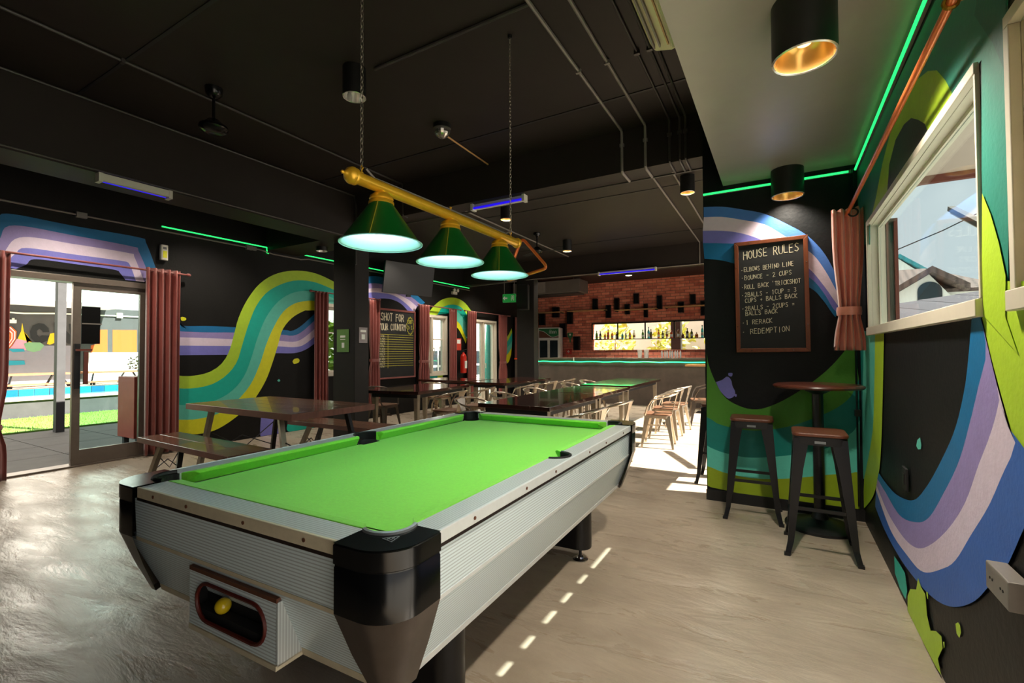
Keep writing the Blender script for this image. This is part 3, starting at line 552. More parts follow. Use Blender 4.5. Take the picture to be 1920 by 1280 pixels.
# ------------------------------------------------------------------ pool table
PT = thing('pool_table', 'pool table with bright green cloth and ribbed silver sides', 'pool table', (-1.58, 2.06, 0), math.radians(1.26))
PKC, PKR = (.578, 1.078), .066
def arc(cx, cy, r, a0, a1, n=10): return [(cx+r*math.cos(math.radians(a0+(a1-a0)*i/n)), cy+r*math.sin(math.radians(a0+(a1-a0)*i/n))) for i in range(n+1)]
# bed with scooped pockets (quarter outline mirrored)
q = [(.60, 0.055)] + [(.60, 1.02)] + arc(PKC[0], PKC[1], PKR, -70, -200, 8) + [(.50, 1.10)]
q = [p for p in q if True]
side_arc = arc(.64, 0, .062, 118, 180, 5)
Q1 = list(reversed(side_arc))[0:] + q[1:]
outl = Q1 + [(-x, y) for x, y in reversed(Q1)] + [(-x, -y) for x, y in Q1] + [(x, -y) for x, y in reversed(Q1)]
MB().prism(outl, .72, .752).build('playing_bed', 'cloth_green', PT)
MB().prism([(.52, 1.08), (-.52, 1.08), (-.52, -1.08), (.52, -1.08)], .60, .72).build('bed_frame', 'matte_black', PT)
def cushion(p0, p1, inward, cut0, cut1):
    """straight cushion from p0 to p1 (rail edge), nose pointing along inward"""
    p0 = Vector(p0); p1 = Vector(p1); d = (p1-p0).normalized(); n = Vector(inward); mb = MB(); R = []
    for p, s, c in ((p0, 1, cut0), (p1, -1, cut1)):
        a = p; b = p+n*.042+d*s*c
        R.append([(a.x, a.y, .803), ((a+n*.03+d*s*c*.7).x, (a+n*.03+d*s*c*.7).y, .805), (b.x, b.y, .795), ((b-n*.006).x, (b-n*.006).y, .786), ((b-n*.028).x, (b-n*.028).y, .751), (a.x, a.y, .751)])
    mb.loft(R); return mb.build('cushion', 'cloth_green', PT, bevel=.003)
for s in (-1, 1):
    cushion((s*.625, .075), (s*.625, 1.035), (-s, 0), .022, .05); cushion((s*.625, -.075), (s*.625, -1.035), (-s, 0), .022, .05)
    cushion((-.535, s*1.125), (.535, s*1.125), (0, -s), .05, .05)
# rail tops, fascia, seams, panels
for s in (-1, 1):
    for t in (-1, 1):
        poly = [(s*.625, t*.075), (s*.66, t*.062)] + [(s*.70, t*.03), (s*.70, 0), (s*.715, 0), (s*.715, t*1.04), (s*.625, t*1.04)]
        MB().prism(poly, .765, .80).build('side_rail', 'rib_x', PT)
    MB().box(-.54, .54, min(s*1.125, s*1.215), max(s*1.125, s*1.215), .765, .80).build('end_rail', 'rib_y', PT)
    fa = MB().box(min(s*.715, s*.725), max(s*.715, s*.725), -1.05, 1.05, .763, .802).build('side_fascia', 'fascia_metal', PT, bevel=.003)
    for k in (-.86, -.5, -.22, .22, .5, .86): MB().cyl((s*.724, k, .782), (s*.7275, k, .782), .006, n=8).build('screw', 'rust_wood', fa)
    fb = MB().box(-.54, .54, min(s*1.215, s*1.226), max(s*1.215, s*1.226), .763, .802).build('end_fascia', 'trim_cream', PT, bevel=.003)
    for k in (-.42, -.2, .12, .4): MB().cyl((k, s*1.225, .782), (k, s*1.2285, .782), .006, n=8).build('screw', 'rust_wood', fb)
    MB().box(min(s*.69, s*.716), max(s*.69, s*.716), -1.08, 1.08, .748, .763).build('side_seam', 'seam_brown', PT)
    MB().box(-.56, .56, min(s*1.19, s*1.217), max(s*1.19, s*1.217), .748, .763).build('end_seam', 'seam_brown', PT)
    # upper apron, crease strip, lower slanted apron, bottom trim
    def lay(nm, m, sec):
        R = [[(s*x, t*(yl), z) for x, z in sec] for t, yl in ((-1, 1.0), (1, 1.0))]; return R
    MB().loft([[(s*.706, t*1.12, .748), (s*.70, t*1.12, .60), (s*.66, t*1.12, .60), (s*.66, t*1.12, .748)] for t in (-1, 1)]).build('side_apron', 'rib_z', PT)
    MB().loft([[(s*.702, t*1.11, .602), (s*.70, t*1.11, .588), (s*.65, t*1.11, .588), (s*.65, t*1.11, .602)] for t in (-1, 1)]).build('side_crease_strip', 'fascia_metal', PT)
    MB().loft([[(s*.698, t*l1, .588), (s*.622, t*l2, .385), (s*.58, t*l2, .385), (s*.64, t*l1, .588)] for t, l1, l2 in ((-1, 1.17, 1.10), (1, 1.17, 1.10))]).build('side_lower_apron', 'rib_z', PT)
    MB().loft([[(s*.624, t*1.10, .387), (s*.618, t*1.10, .362), (s*.56, t*1.10, .362), (s*.56, t*1.10, .387)] for t in (-1, 1)]).build('side_bottom_trim', 'fascia_metal', PT)
    MB().loft([[(t*.60, s*1.207, .748), (t*.60, s*1.20, .60), (t*.60, s*1.15, .60), (t*.60, s*1.15, .748)] for t in (-1, 1)]).build('end_apron', 'rib_z', PT)
    MB().loft([[(t*.60, s*1.203, .602), (t*.60, s*1.20, .588), (t*.60, s*1.15, .588), (t*.60, s*1.15, .602)] for t in (-1, 1)]).build('end_crease_strip', 'trim_cream', PT)
    MB().loft([[(t*.66, s*1.198, .588), (t*.60, s*1.118, .385), (t*.56, s*1.07, .385), (t*.60, s*1.13, .588)] for t in (-1, 1)]).build('end_lower_apron', 'rib_z', PT)
    MB().loft([[(t*.60, s*1.12, .387), (t*.60, s*1.114, .362), (t*.60, s*1.06, .362), (t*.60, s*1.06, .387)] for t in (-1, 1)]).build('end_bottom_trim', 'trim_cream', PT)
MB().box(-.57, .57, -1.06, 1.06, .364, .38).build('bottom_board', 'rust_wood', PT)
# corner castings
def corner(sx, sy):
    cx, cy = PKC; X0, Y0, X1, Y1, R = .535, 1.045, .735, 1.242, .115
    outer = [(X0, Y1)] + arc(X1-R, Y1-R, R, 90, 0, 10) + [(X1, Y0)]
    top = outer + [(.63, Y0)] + arc(cx, cy, PKR+.012, -25, 115, 12)[0:] + [(X0, 1.14)]
    M = lambda p, z: (sx*p[0], sy*p[1], z)
    c = MB(); n = len(top); c.add([M(p, .806) for p in top], [tuple(range(n))]); c.build('corner_cap', 'gloss_black', PT)
    ins = lambda p, k: (p[0]+(.62-p[0])*k, p[1]+(1.12-p[1])*k)
    b = MB(); b.loft([[M(ins(p, .045), .806) for p in outer], [M(p, .800) for p in outer], [M(p, .752) for p in outer], [M(ins(p, .03), .749) for p in outer], [M(ins(p, .03), .745) for p in outer], [M(ins(p, .015), .742) for p in outer], [M(ins(p, .015), .622) for p in outer]], closed=False)
    body = b.build('corner_casting', 'gloss_black', PT, smooth=True)
    tip = [(.575+.03*i/(len(outer)-1)*0 + (p[0]-X0)*.36, 1.045+(p[1]-Y0)*.50) for i, p in enumerate(outer)]
    f = MB(); f.loft([[M(ins(p, .015), .622) for p in outer], [M((.55*ins(p, .02)[0]+.45*t[0], .55*ins(p, .02)[1]+.45*t[1]), .50) for p, t in zip(outer, tip)], [M(t, .375) for t in tip]], closed=False)
    f.add([M(t, .375) for t in tip], [tuple(range(len(tip)))])
    f.build('corner_foot', 'foot_metal', PT, smooth=True)
    ring = MB(); a = arc(cx, cy, PKR+.006, -30, 120, 14); ring.tube([M(p, .806) for p in a], .0085, 6); ring.build('pocket_ring', 'ring_grey' if sx > 0 > sy else 'matte_black', PT, smooth=True)
    cup = MB(); a = arc(cx, cy, PKR, 0, 360, 24); cup.loft([[M(p, .751) for p in a], [M(p, .66) for p in a]], cap=False); cup.add([M(p, .66) for p in a], [tuple(range(len(a)))]); cup.build('pocket_cup', 'hole_dark', PT)
    li = MB(); a = arc(cx, cy, PKR+.002, -30, 120, 14); li.loft([[M(p, .803) for p in a], [M(p, .70) for p in a]], closed=False); li.build('pocket_lining', 'ring_grey' if sx > 0 > sy else 'matte_black', PT)
    dr = MB(); a = arc(cx, cy, PKR-.002, 150, 300, 12); dr.loft([[M(p, .753) for p in a], [M(p, .70) for p in a]], closed=False); dr.build('pocket_drop_cloth', 'cloth_jaw', PT)
    if sx > 0 and sy < 0:   # diamond shaped emblem pressed in the cap
        e = MB(); ce = Vector((.657, -1.158)); u = Vector((.707, .707)); v = Vector((.707, -.707))
        pts = lambda a_, b_: (ce.x+u.x*a_+v.x*b_, ce.y+u.y*a_+v.y*b_, .8075)
        for A, B in (((-.022, -.014), (.022, -.014)), ((-.022, -.014), (0, .016)), ((.022, -.014), (0, .016)), ((-.011, -.014), (0, .002)), ((.011, -.014), (0, .002)), ((-.011, 0), (0, -.014)), ((.011, 0), (0, -.014))):
            e.tube([pts(*A), pts(*B)], .0009, 4)
        e.build('cap_emblem', 'ring_grey', PT)
for sx in (-1, 1):
    for sy in (-1, 1): corner(sx, sy)
    a = smooth_curve([(.628, .078), (.66, .066), (.69, .04), (.70, 0), (.69, -.04), (.66, -.066), (.628, -.078)], 20)
    MB().tube([(sx*x, y, .801) for x, y in a], .007, 6).build('side_pocket_ring', 'matte_black', PT, smooth=True)
    MB().loft([[(sx*(x-.006), y*.95, .802) for x, y in a], [(sx*(x-.006), y*.95, .70) for x, y in a]], closed=False).build('side_pocket_lining', 'hole_dark', PT)
    MB().add([(sx*(x-.004), y*.97, .757) for x, y in a]+[(sx*.60, -.06, .757), (sx*.60, .06, .757)], [tuple(range(len(a)+2))]).build('side_pocket_floor', 'hole_dark', PT)  # raised black sheet stands for the shaded depth of the pocket
    MB().box(min(sx*.583, sx*.626), max(sx*.583, sx*.626), -.066, .066, .7505, .7535).build('side_pocket_mouth', 'hole_dark', PT)  # black slab on the bed, shade of the pocket mouth put in as colour
# legs
def rounded(x0, x1, y0, y1, r, n=6):
    return arc(x1-r, y1-r, r, 0, 90, n)+arc(x0+r, y1-r, r, 90, 180, n)+arc(x0+r, y0+r, r, 180, 270, n)+arc(x1-r, y0+r, r, 270, 360, n)
for sx in (-1, 1):
    for sy in (-1, 1):
        xa, xb = sorted((sx*.20, sx*.56)); lg = MB().prism(rounded(xa, xb, sy*.70-.075, sy*.70+.075, .07), .085, .352).build('leg', 'satin_black', PT, smooth=True)
        MB().box(xa-.02, xb+.03*(sx > 0), sy*.70-.16, sy*.70+.16, .352, .364).build('mounting_plate', 'matte_black', lg)
        MB().cyl((sx*.49, sy*.70, .02), (sx*.49, sy*.70, .09), .009).build('levelling_screw', 'matte_black', lg)
        MB().lathe([(0, .022), (.02, .021), (.024, .012), (.048, .006), (.048, 0), (0, 0)], 20, (sx*.49, sy*.70, 0)).build('foot', 'chrome', lg, smooth=True)
# ball return box on the near end
bx = MB(); bx.box(-.215, -.205, -1.195, -1.10, .375, .565); bx.box(-.205, .245, -1.15, -1.10, .375, .565); bx.box(-.205, .245, -1.195, -1.15, .375, .385)
box = bx.build('return_box', 'hole_dark', PT)
MB().box(-.215, .25, -1.20, -1.09, .563, .572).build('box_lid', 'matte_black', box)
MB().box(-.218, .252, -1.205, -1.185, .560, .573).build('box_lid_edge', 'rust_wood', box)
MB().box(.245, .252, -1.2, -1.085, .372, .566).build('box_side', 'rib_y', box)
cxo, czo, hw, hh = .015, .472, .185, .062
stad = [(cxo+hw-hh+hh*math.cos(a), czo+hh*math.sin(a)) for a in [PI/2-PI*i/10 for i in range(11)]]+[(cxo-hw+hh+hh*math.cos(a), czo+hh*math.sin(a)) for a in [-PI/2-PI*i/10 for i in range(11)]]
n = len(stad); fp = MB()
def sq(p):
    dx, dz = p[0]-cxo, p[1]-czo; k = min(.233/abs(dx) if abs(dx) > 1e-6 else 9e9, .093/abs(dz) if abs(dz) > 1e-6 else 9e9); return (cxo+dx*k, czo+dz*k)
fp.add([(x, -1.203, z) for x, z in stad]+[(sq(p)[0], -1.203, sq(p)[1]) for p in stad], [(i, (i+1) % n, n+(i+1) % n, n+i) for i in range(n)])
for cxx, czz in ((cxo-.233, czo+.093), (cxo+.233, czo+.093), (cxo-.233, czo-.093), (cxo+.233, czo-.093)):
    A = min([sq(p) for p in stad], key=lambda p: abs(p[0]-cxx)*3+abs(p[1]-czz) if abs(p[0]-cxx) < .02 else 9)
    Bp = min([sq(p) for p in stad], key=lambda p: abs(p[0]-cxx)+abs(p[1]-czz)*3 if abs(p[1]-czz) < .02 else 9)
    fp.add([(cxx, -1.203, czz), (A[0], -1.203, A[1]), (Bp[0], -1.203, Bp[1])], [(0, 1, 2)])
fp.build('box_front', 'rib_z', box)
MB().tube([(x, -1.205, z) for x, z in stad], .0065, 6, closed=True).build('box_rim', 'red_rim', box, smooth=True)
MB().box(-.20, .24, -1.19, -1.155, .385, .434).build('ball_tray', 'hole_dark', box)
MB().box(-.218, .252, -1.206, -1.09, .362, .377).build('box_base_trim', 'trim_cream', box)
pb = MB().lathe([(0.0255*math.sin(PI*i/10), -.0255*math.cos(PI*i/10)) for i in range(11)], 16).build('pool_ball', 'ball_yellow', None, smooth=True)
tag(pb, 'yellow ball resting in the ball return of the pool table', 'ball')
pb.location = Matrix.Translation((-1.58, 2.06, 0)) @ Matrix.Rotation(math.radians(1.26), 4, 'Z') @ Vector((-.067, -1.177, .4605))

# ------------------------------------------------------------------ billiard lamp
LX, LZ = -1.56, 2.05
BL = thing('billiard_lamp', 'brass bar lamp with three green conical shades over the pool table', 'lamp', (LX, 2.04, LZ))
MB().cyl((0, -.68, 0), (0, .74, 0), .027, n=20).build('bar', 'brass', BL, smooth=True)
MB().lathe([(0, -.735), (.005, -.733), (.008, -.727), (.005, -.72), (.011, -.716), (.014, -.71), (.02, -.706), (.031, -.697), (.037, -.684), (.037, -.676), (.033, -.672), (.036, -.667), (.036, -.66), (.027, -.655)], 24, ax=1).build('finial', 'brass', BL, smooth=True)
MB().lathe([(.027, .735), (.034, .74), (.036, .752), (.026, .765), (.012, .772), (0, .775)], 20, ax=1).build('end_cap', 'brass', BL, smooth=True)
for yy in (-.51, .0, .52):
    s = MB().lathe([(.05, -.073), (.175, -.252), (.181, -.257)], 40, (0, yy, 0)).build('shade', 'shade_green', BL, smooth=True)
    MB().lathe([(.047, -.076), (.172, -.254), (.181, -.257)], 40, (0, yy, 0)).build('shade_lining', 'shade_inner', s, smooth=True)
    cc = MB().lathe([(.02, -.02), (.036, -.03), (.05, -.042), (.054, -.055), (.05, -.06), (.056, -.068), (.057, -.078), (.05, -.08)], 28, (0, yy, 0)).build('shade_cap', 'brass', s, smooth=True)
    sm = MB()
    for a in (-60, 60, 180):
        ca, sa = math.cos(math.radians(a)), math.sin(math.radians(a)); sm.tube([(.052*ca, yy+.052*sa, -.074), (.178*ca, yy+.178*sa, -.2535)], .0022, 4)
    sm.build('shade_seam', 'shade_gold', s)
    MB().tube([(.183*math.cos(2*PI*k/40), yy+.183*math.sin(2*PI*k/40), -.257) for k in range(40)], .0025, 5, closed=True).build('shade_rim', 'shade_inner', s)
    MB().lathe([(.0, -.14), (.016, -.136), (.022, -.12), (.018, -.1), (.012, -.085), (.012, -.075)], 16, (0, yy, 0)).build('bulb', 'bulb_glow', s, smooth=True)
    ld = bpy.data.lights.new('bulb_light', 'POINT'); ld.energy = SHADE_W; ld.color = (.86, 1.0, .98); ld.shadow_soft_size = .035
    lo = bpy.data.objects.new('bulb_light', ld); COL.objects.link(lo); lo.parent = BL; lo.location = (0, yy, -.165)
for yy, top in ((-.625, 1.40), (.665, 1.40)):
    ch = MB(); k = 0; z = .055
    while z < top-.015:
        R = [(.0062*math.cos(a), .014*math.sin(a)) for a in [2*PI*i/10 for i in range(10)]]
        ch.tube([((x if k % 2 else 0), yy+(0 if k % 2 else x), z+zz) for x, zz in R], .0022, 4, closed=True); z += .0225; k += 1
    c = ch.build('chain', 'steel_chain', BL)
    hk = MB(); hk.tube([(0, yy, .02), (0, yy, .04), (.008, yy, .05), (0, yy, .06), (-.008, yy, .05), (0, yy, .04)], .003, 5); hk.cyl((0, yy, .02), (0, yy, .03), .008); hk.build('hook', 'brass', c)
    MB().lathe([(0, 1.375), (.014, 1.378), (.016, 1.40), (0, 1.40)], 12, (0, yy, 0)).build('ceiling_hook', 'matte_black', c)
MB().tube([(0, 0, .025), (.0, .0, .05), (.008, 0, .045), (0, 0, .03)], .004, 5).build('centre_hook', 'brass', BL)
MB().tube([(0, -.6, .055), (0, -.55, .028), (0, -.3, .032), (0, .1, .034), (0, .6, .033), (0, .66, .06)], .005, 6).build('cable', 'conduit_grey', BL)
def round_loop(corners, r, n=6):
    out = []
    for i, c in enumerate(corners):
        c = Vector(c); p = Vector(corners[i-1]); q = Vector(corners[(i+1) % len(corners)]); u = (p-c).normalized()*r; v = (q-c).normalized()*r
        for k in range(n+1):
            t = k/n; out.append((c+u)*(1-t)**2+c*2*t*(1-t)+(c+v)*t*t)
    return out
rk = MB().tube(round_loop([(-1.545, 2.832, 2.095), (-1.345, 2.832, 1.865), (-1.675, 2.832, 1.80)], .045), .011, 8, closed=True).build('triangle_rack', 'copper', None, smooth=True)
tag(rk, 'orange ball triangle rack hanging from the end of the brass lamp bar', 'rack')
# ------------------------------------------------------------------ bar table and stools on the right
BT = thing('bar_table', 'round wooden bar table on a black pedestal in the mural corner', 'table', (.235, 4.13, 0))
MB().lathe([(0, 1.052), (.27, 1.052), (.285, 1.046), (.29, 1.036), (.28, 1.024), (0, 1.022)], 48).build('table_top', 'table_wood', BT, smooth=True)
MB().cyl((0, 0, .06), (0, 0, 1.022), .036, n=20).lathe([(.036, .98), (.10, 1.012), (.10, 1.022)], 20).build('column', 'satin_black', BT, smooth=True)
MB().lathe([(0, .13), (.04, .12), (.055, .07), (.12, .045), (.2, .03), (.225, .018), (.225, 0), (0, 0)], 40).build('base', 'matte_black', BT, smooth=True)
def make_stool(loc, rz, label):
    t = thing('bar_stool', label, 'stool', loc, rz, 'wood topped black metal bar stools')
    st = MB().prism(rounded(-.152, .152, -.152, .152, .05), .752, .775).build('seat', 'stool_wood', t, bevel=.006)
    ap = MB().prism(rounded(-.146, .146, -.146, .146, .045), .70, .752).build('apron', 'matte_black', t, smooth=True)
    MB().box(-.03, .03, -.1475, -.146, .712, .728).build('maker_plate', 'ring_grey', ap)
    for sx in (-1, 1):
        for sy in (-1, 1):
            R = []
            for z, o, wd, th in ((.74, .143, .085, .02), (.55, .155, .062, .02), (.30, .172, .046, .02), (.09, .186, .034, .018), (.03, .198, .03, .018), (0, .203, .03, .02)):
                c = (sx*o, sy*o); a = wd
                R.append([(c[0], c[1], z), (c[0]-sx*a, c[1], z), (c[0]-sx*a, c[1]-sy*.006, z), (c[0]-sx*.008, c[1]-sy*.008, z), (c[0]-sx*.006, c[1]-sy*a, z), (c[0], c[1]-sy*a, z)])
            lg = MB().loft(R).build('leg', 'satin_black', t)
            MB().box(sx*.203-.016-(sx*.012), sx*.203+.016-(sx*.012), sy*.203-.016-(sy*.012), sy*.203+.016-(sy*.012), 0, .018).build('foot_pad', 'matte_black', lg)
    for z, o in ((.30, .165), (.22, .172)):
        if z == .30:
            for s in (-1, 1): MB().beam((-o, s*o, z), (o, s*o, z), .008, .022).build('foot_rail', 'satin_black', t)
        else:
            for s in (-1, 1): MB().beam((s*o, -o, z), (s*o, o, z), .008, .022).build('foot_rail', 'satin_black', t)
    return t
S1 = make_stool((.21, 3.665, 0), 0, 'black metal bar stool with wooden seat, nearest the camera')
dup(S1, (-.205, 4.19, 0), .03, 'black metal bar stool with wooden seat under the house rules board')
dup(S1, (-.545, 5.10, 0), 0, 'black metal bar stool half hidden behind the partition wall')

# ------------------------------------------------------------------ house rules board
HB = thing('chalkboard', 'wood framed chalkboard reading HOUSE RULES', 'chalkboard', (-.058, 4.405, 1.757), 0)
HB.rotation_euler = (0, math.radians(-.4), 0)
MB().box(-.25, .25, -.004, .016, -.45, .45).build('slate', 'chalkboard', HB)
f = MB(); t = .032; W_, H_ = .267, .468
for A in ([(-W_, -H_), (W_, -H_), (W_-t, -H_+t), (-W_+t, -H_+t)], [(-W_, H_), (W_, H_), (W_-t, H_-t), (-W_+t, H_-t)], [(-W_, -H_), (-W_, H_), (-W_+t, H_-t), (-W_+t, -H_+t)], [(W_, -H_), (W_, H_), (W_-t, H_-t), (W_-t, -H_+t)]):
    MB().loft([[(x, -.018, z) for x, z in A], [(x, .02, z) for x, z in A]]).build('frame', 'frame_wood', HB, bevel=.003)
sc_ = MB()
for x, z in ((-.252, .25), (-.252, -.25), (.252, .25), (.252, -.25), (-.15, .453), (.15, -.453), (-.15, -.453)): sc_.cyl((x, -.021, z), (x, -.017, z), .0035, n=8)
sc_.build('screws', 'chrome', HB)
ch = MB(); pl = lambda u, v: (u, -.0052, v)
lettering(ch, 'HOUSE RULES', -.197, .318, .066, pl, .41, .0058, .075)
rows = [('.ELBOWS BEHIND LINE', .212, .036, .385), ('.BOUNCE - 2 CUPS', .142, .036, .37), (".ROLL BACK 'TRICKSHOT", .066, .036, .43), ('.2BALLS - 1CUP = 3', -.002, .036, .40), (' CUPS + BALLS BACK', -.050, .034, .405), ('.2BALLS - 2CUPS =', -.118, .036, .385), (' BALLS BACK', -.160, .034, .265), ('.1 RERACK', -.236, .036, .225), ('. REDEMPTION', -.316, .042, .345)]
for tx, z, h, wd in rows: lettering(ch, tx, -.215, z, h, pl, wd, .0036, .05)
ch.build('chalk_lettering', 'chalk_white', HB)['kind'] = 'stuff'

# ------------------------------------------------------------------ curtains
def curtain(name, label, axis, c, u0, u1, z0, z1, m, folds=6, amp=.035, tie=None, group=None, side=1, tiecol=None):
    """hanging cloth in folds; axis 'y' hangs parallel to the side walls, c = distance plane; tie=(z, pinch)"""
    t = thing(name, label, 'curtain', (c, (u0+u1)/2, z0) if axis == 'y' else ((u0+u1)/2, c, z0), 0, group)
    nu, nz = folds*8, 26; hw = (u1-u0)/2; H = z1-z0; vs = []; rnd = random.Random(label)
    ph = [rnd.uniform(-.3, .3) for _ in range(folds*2+2)]
    for j in range(nz+1):
        z = H*j/nz
        k = 1.0; a = amp
        if tie:
            d = (z+z0-tie[0]); k = 1-(1-tie[1])*math.exp(-(d/(.30 if d > 0 else .14))**2); a = amp*(.55+.45*k)
        for i in range(nu+1):
            s = i/nu; u = (s*2-1)*hw*k; w = a*math.sin(2*PI*folds*s+ph[int(s*folds*2)]*.6*(1-j/nz))*(.8+.2*math.sin(5*s+3*j/nz))
            vs.append((side*w, u, z) if axis == 'y' else (u, -side*w, z))
    n = nu+1; mb = MB(); mb.add(vs, [(j*n+i, j*n+i+1, (j+1)*n+i+1, (j+1)*n+i) for j in range(nz) for i in range(nu)])
    o = mb.build('cloth', m, t, solid=.004)
    for p in o.data.polygons: p.use_smooth = True
    if tie:
        z = tie[0]-z0; R = hw*tie[1]+.012; q = [(R*math.cos(2*PI*i/16), R*math.sin(2*PI*i/16)) for i in range(16)]
        tb = MB(); f = (lambda p, zz: (p[1]*(amp+.02)/R, p[0], zz)) if axis == 'y' else (lambda p, zz: (p[0], p[1]*(amp+.02)/R, zz))
        tb.loft([[f(p, z-.03) for p in q], [f((p[0]*1.04, p[1]*1.04), z) for p in q], [f(p, z+.03) for p in q]], cap=False); tb.build('tieback', tiecol or m, t, smooth=True)
    return t
RC = curtain('curtain', 'short pink satin curtain tied beside the house rules board', 'x', 4.16, .345, .535, 1.30, 2.335, 'curtain_pink', 4, .05, (1.585, .66))
MB().tube([(.03+.028*math.cos(2*PI*i/16), -.055, .99+.028*math.sin(2*PI*i/16)) for i in range(16)], .006, 6, closed=True).build('eyelet', 'matte_black', RC)
ro = thing('curtain_rod', 'copper curtain rod along the right wall window', 'curtain rod', (.44, 1.5, 2.295))
MB().cyl((0, -1.2, 0), (0, 2.72, 0), .0125, n=14).build('pole', 'copper', ro, smooth=True)
br = MB(); br.cyl((.09, .27, .01), (.012, .27, .01), .012); br.cyl((.097, .27, .01), (.09, .27, .01), .03); br.tube([(.016*math.cos(2*PI*i/12), .27, .016*math.sin(2*PI*i/12)) for i in range(12)], .006, 6, closed=True); br.build('bracket', 'brass_dark', ro)
def rod(y0, y1, label, z=2.365):
    r = thing('curtain_rod', label, 'curtain rod', (-6.955, (y0+y1)/2, z)); h = (y1-y0)/2
    MB().cyl((0, -h, 0), (0, h, 0), .012, n=10).build('pole', 'curtain_red', r, smooth=True)
    for s in (-1, 1):
        MB().lathe([(.012, 0), (.02, .015), (.022, .04), (.012, .055), (0, .057)], 12, (0, s*h-(.03 if s < 0 else 0), 0), ax=1).build('finial', 'curtain_red', r, smooth=True)
        MB().cyl((-.09, s*(h-.12), 0), (0, s*(h-.12), 0), .007).build('bracket', 'matte_black', r)
rod(1.0, 3.26, 'maroon curtain rod over the courtyard door'); rod(5.2, 6.75, 'maroon curtain rod over the window behind the near column')
rod(7.95, 9.5, 'maroon curtain rod over the casement window'); rod(9.7, 11.95, 'maroon curtain rod over the far glass door')
G = 'maroon curtains on the left wall'
curtain('curtain', 'maroon curtain at the left edge of the courtyard door', 'y', -6.955, 1.2, 1.60, .0, 2.37, 'curtain_red', 5, .035, (.55, .75), G)
curtain('curtain', 'long maroon curtain between the courtyard door and the wave mural', 'y', -6.955, 2.80, 3.19, .02, 2.40, 'curtain_red', 5, .045, None, G)
curtain('curtain', 'maroon curtain directly left of the near column', 'y', -6.955, 5.27, 5.56, .25, 2.375, 'curtain_red', 4, .045, None, G)
curtain('curtain', 'maroon curtain left of the shot chalkboard', 'y', -6.955, 6.50, 6.80, .3, 2.345, 'curtain_red', 4, .04, (1.15, .75), G)
curtain('curtain', 'maroon curtain between the shot chalkboard and the casement window', 'y', -6.955, 7.95, 8.32, .3, 2.38, 'curtain_red', 4, .05, (1.1, .8), G)
curtain('curtain', 'maroon curtain right of the casement window', 'y', -6.955, 9.05, 9.36, .3, 2.36, 'curtain_red', 4, .05, None, G)
curtain('curtain', 'maroon curtain right of the fire extinguisher', 'y', -6.955, 9.80, 10.22, .1, 2.37, 'curtain_red', 5, .05, None, G)
curtain('curtain', 'pinkish curtain on the right side of the far glass door', 'y', -6.955, 11.34, 11.82, .1, 2.37, 'curtain_red', 5, .05, (1.0, .72), G)
curtain('curtain', 'narrow maroon curtain just left of the far column', 'y', -6.955, 12.28, 12.60, .9, 2.36, 'curtain_red', 4, .04, None, G)

# ------------------------------------------------------------------ shot chalkboard, television and wall gear on the left
SB = thing('chalkboard', 'tall chalkboard reading SHOT FOR YOUR COUNTRY with yellow lines', 'chalkboard', (-7.02, 7.34, 1.0))
MB().box(-.012, .0, -.54, .54, -.22, 1.18).build('slate', 'chalkboard', SB)
for A in ((-.56, .56, 1.17, 1.21), (-.56, -.525, -.24, 1.17), (.525, .56, -.24, 1.17), (-.525, .525, -.24, -.21)): MB().box(-.02, .014, *A[:2], *A[2:]).build('frame', 'curtain_red', SB)
ch = MB(); pl = lambda u, v: (.002, u, v)
lettering(ch, 'SHOT FOR', -.46, .96, .15, pl, .68, .02); lettering(ch, 'YOUR COUNTRY', -.52, .77, .13, pl, .80, .018)
for k in range(13): lettering(ch, ['TSTRI', 'RLXEA', 'MINES', 'ORDIC'][k % 4], -.5, .62-k*.052, .034, pl, .16, .005)
ch.build('chalk_lettering', 'chalk_white', SB)['kind'] = 'stuff'
ch = MB()
for k in range(14): ch.add([pl(-.5, .68-k*.05), pl(-.5, .673-k*.05), pl(.5, .668-k*.05), pl(.5, .675-k*.05)], [(0, 1, 2, 3)])
ch.add([pl(-.27, .68), pl(-.262, .68), pl(-.262, -.02), pl(-.27, -.02)], [(0, 1, 2, 3)])
st = [(.40+(.115 if i % 2 else .095)*math.cos(2*PI*i/28), .88+(.20 if i % 2 else .165)*math.sin(2*PI*i/28)) for i in range(28)]
for a, b in zip(st, st[1:]+st[:1]): ch.tube([pl(*a), pl(*b)], .007, 4)
lettering(ch, 'SHOT', .34, .93, .08, pl, .13, .01); lettering(ch, '1.3', .34, .80, .08, pl, .13, .012)
ch.build('chalk_lines', 'chalk_yellow', SB)['kind'] = 'stuff'
TV = thing('television', 'flat black television tilted on the left wall above the shot chalkboard', 'television', (-6.58, 7.2, 2.48), math.radians(-15))
tv = MB(); dx = .12
tv.loft([[(0, -.58, 0), (.0, .58, 0), (.0+dx, .58, .62), (0+dx, -.58, .62)], [(-.05, -.58, .01), (-.05, .58, .01), (-.05+dx, .58, .63), (-.05+dx, -.58, .63)]]); tv.build('casing', 'matte_black', TV, bevel=.006)
MB().add([(.003, -.56, .02), (.003, .56, .02), (.003+dx*.935, .56, .60), (.003+dx*.935, -.56, .60)], [(0, 1, 2, 3)]).build('screen', 'screen_black', TV)
MB().beam((-.42, 0, .35), (.02, 0, .4), .1, .06).box(-.44, -.41, -.12, .12, .2, .40).build('bracket', 'matte_black', TV)
MB().box(-.03, .0, -.04, .06, -.04, 0).build('sensor', 'matte_black', TV)
af = thing('air_freshener', 'small white air freshener dispenser beside the courtyard door curtain', 'dispenser', (-7.05, 3.02, 2.53))
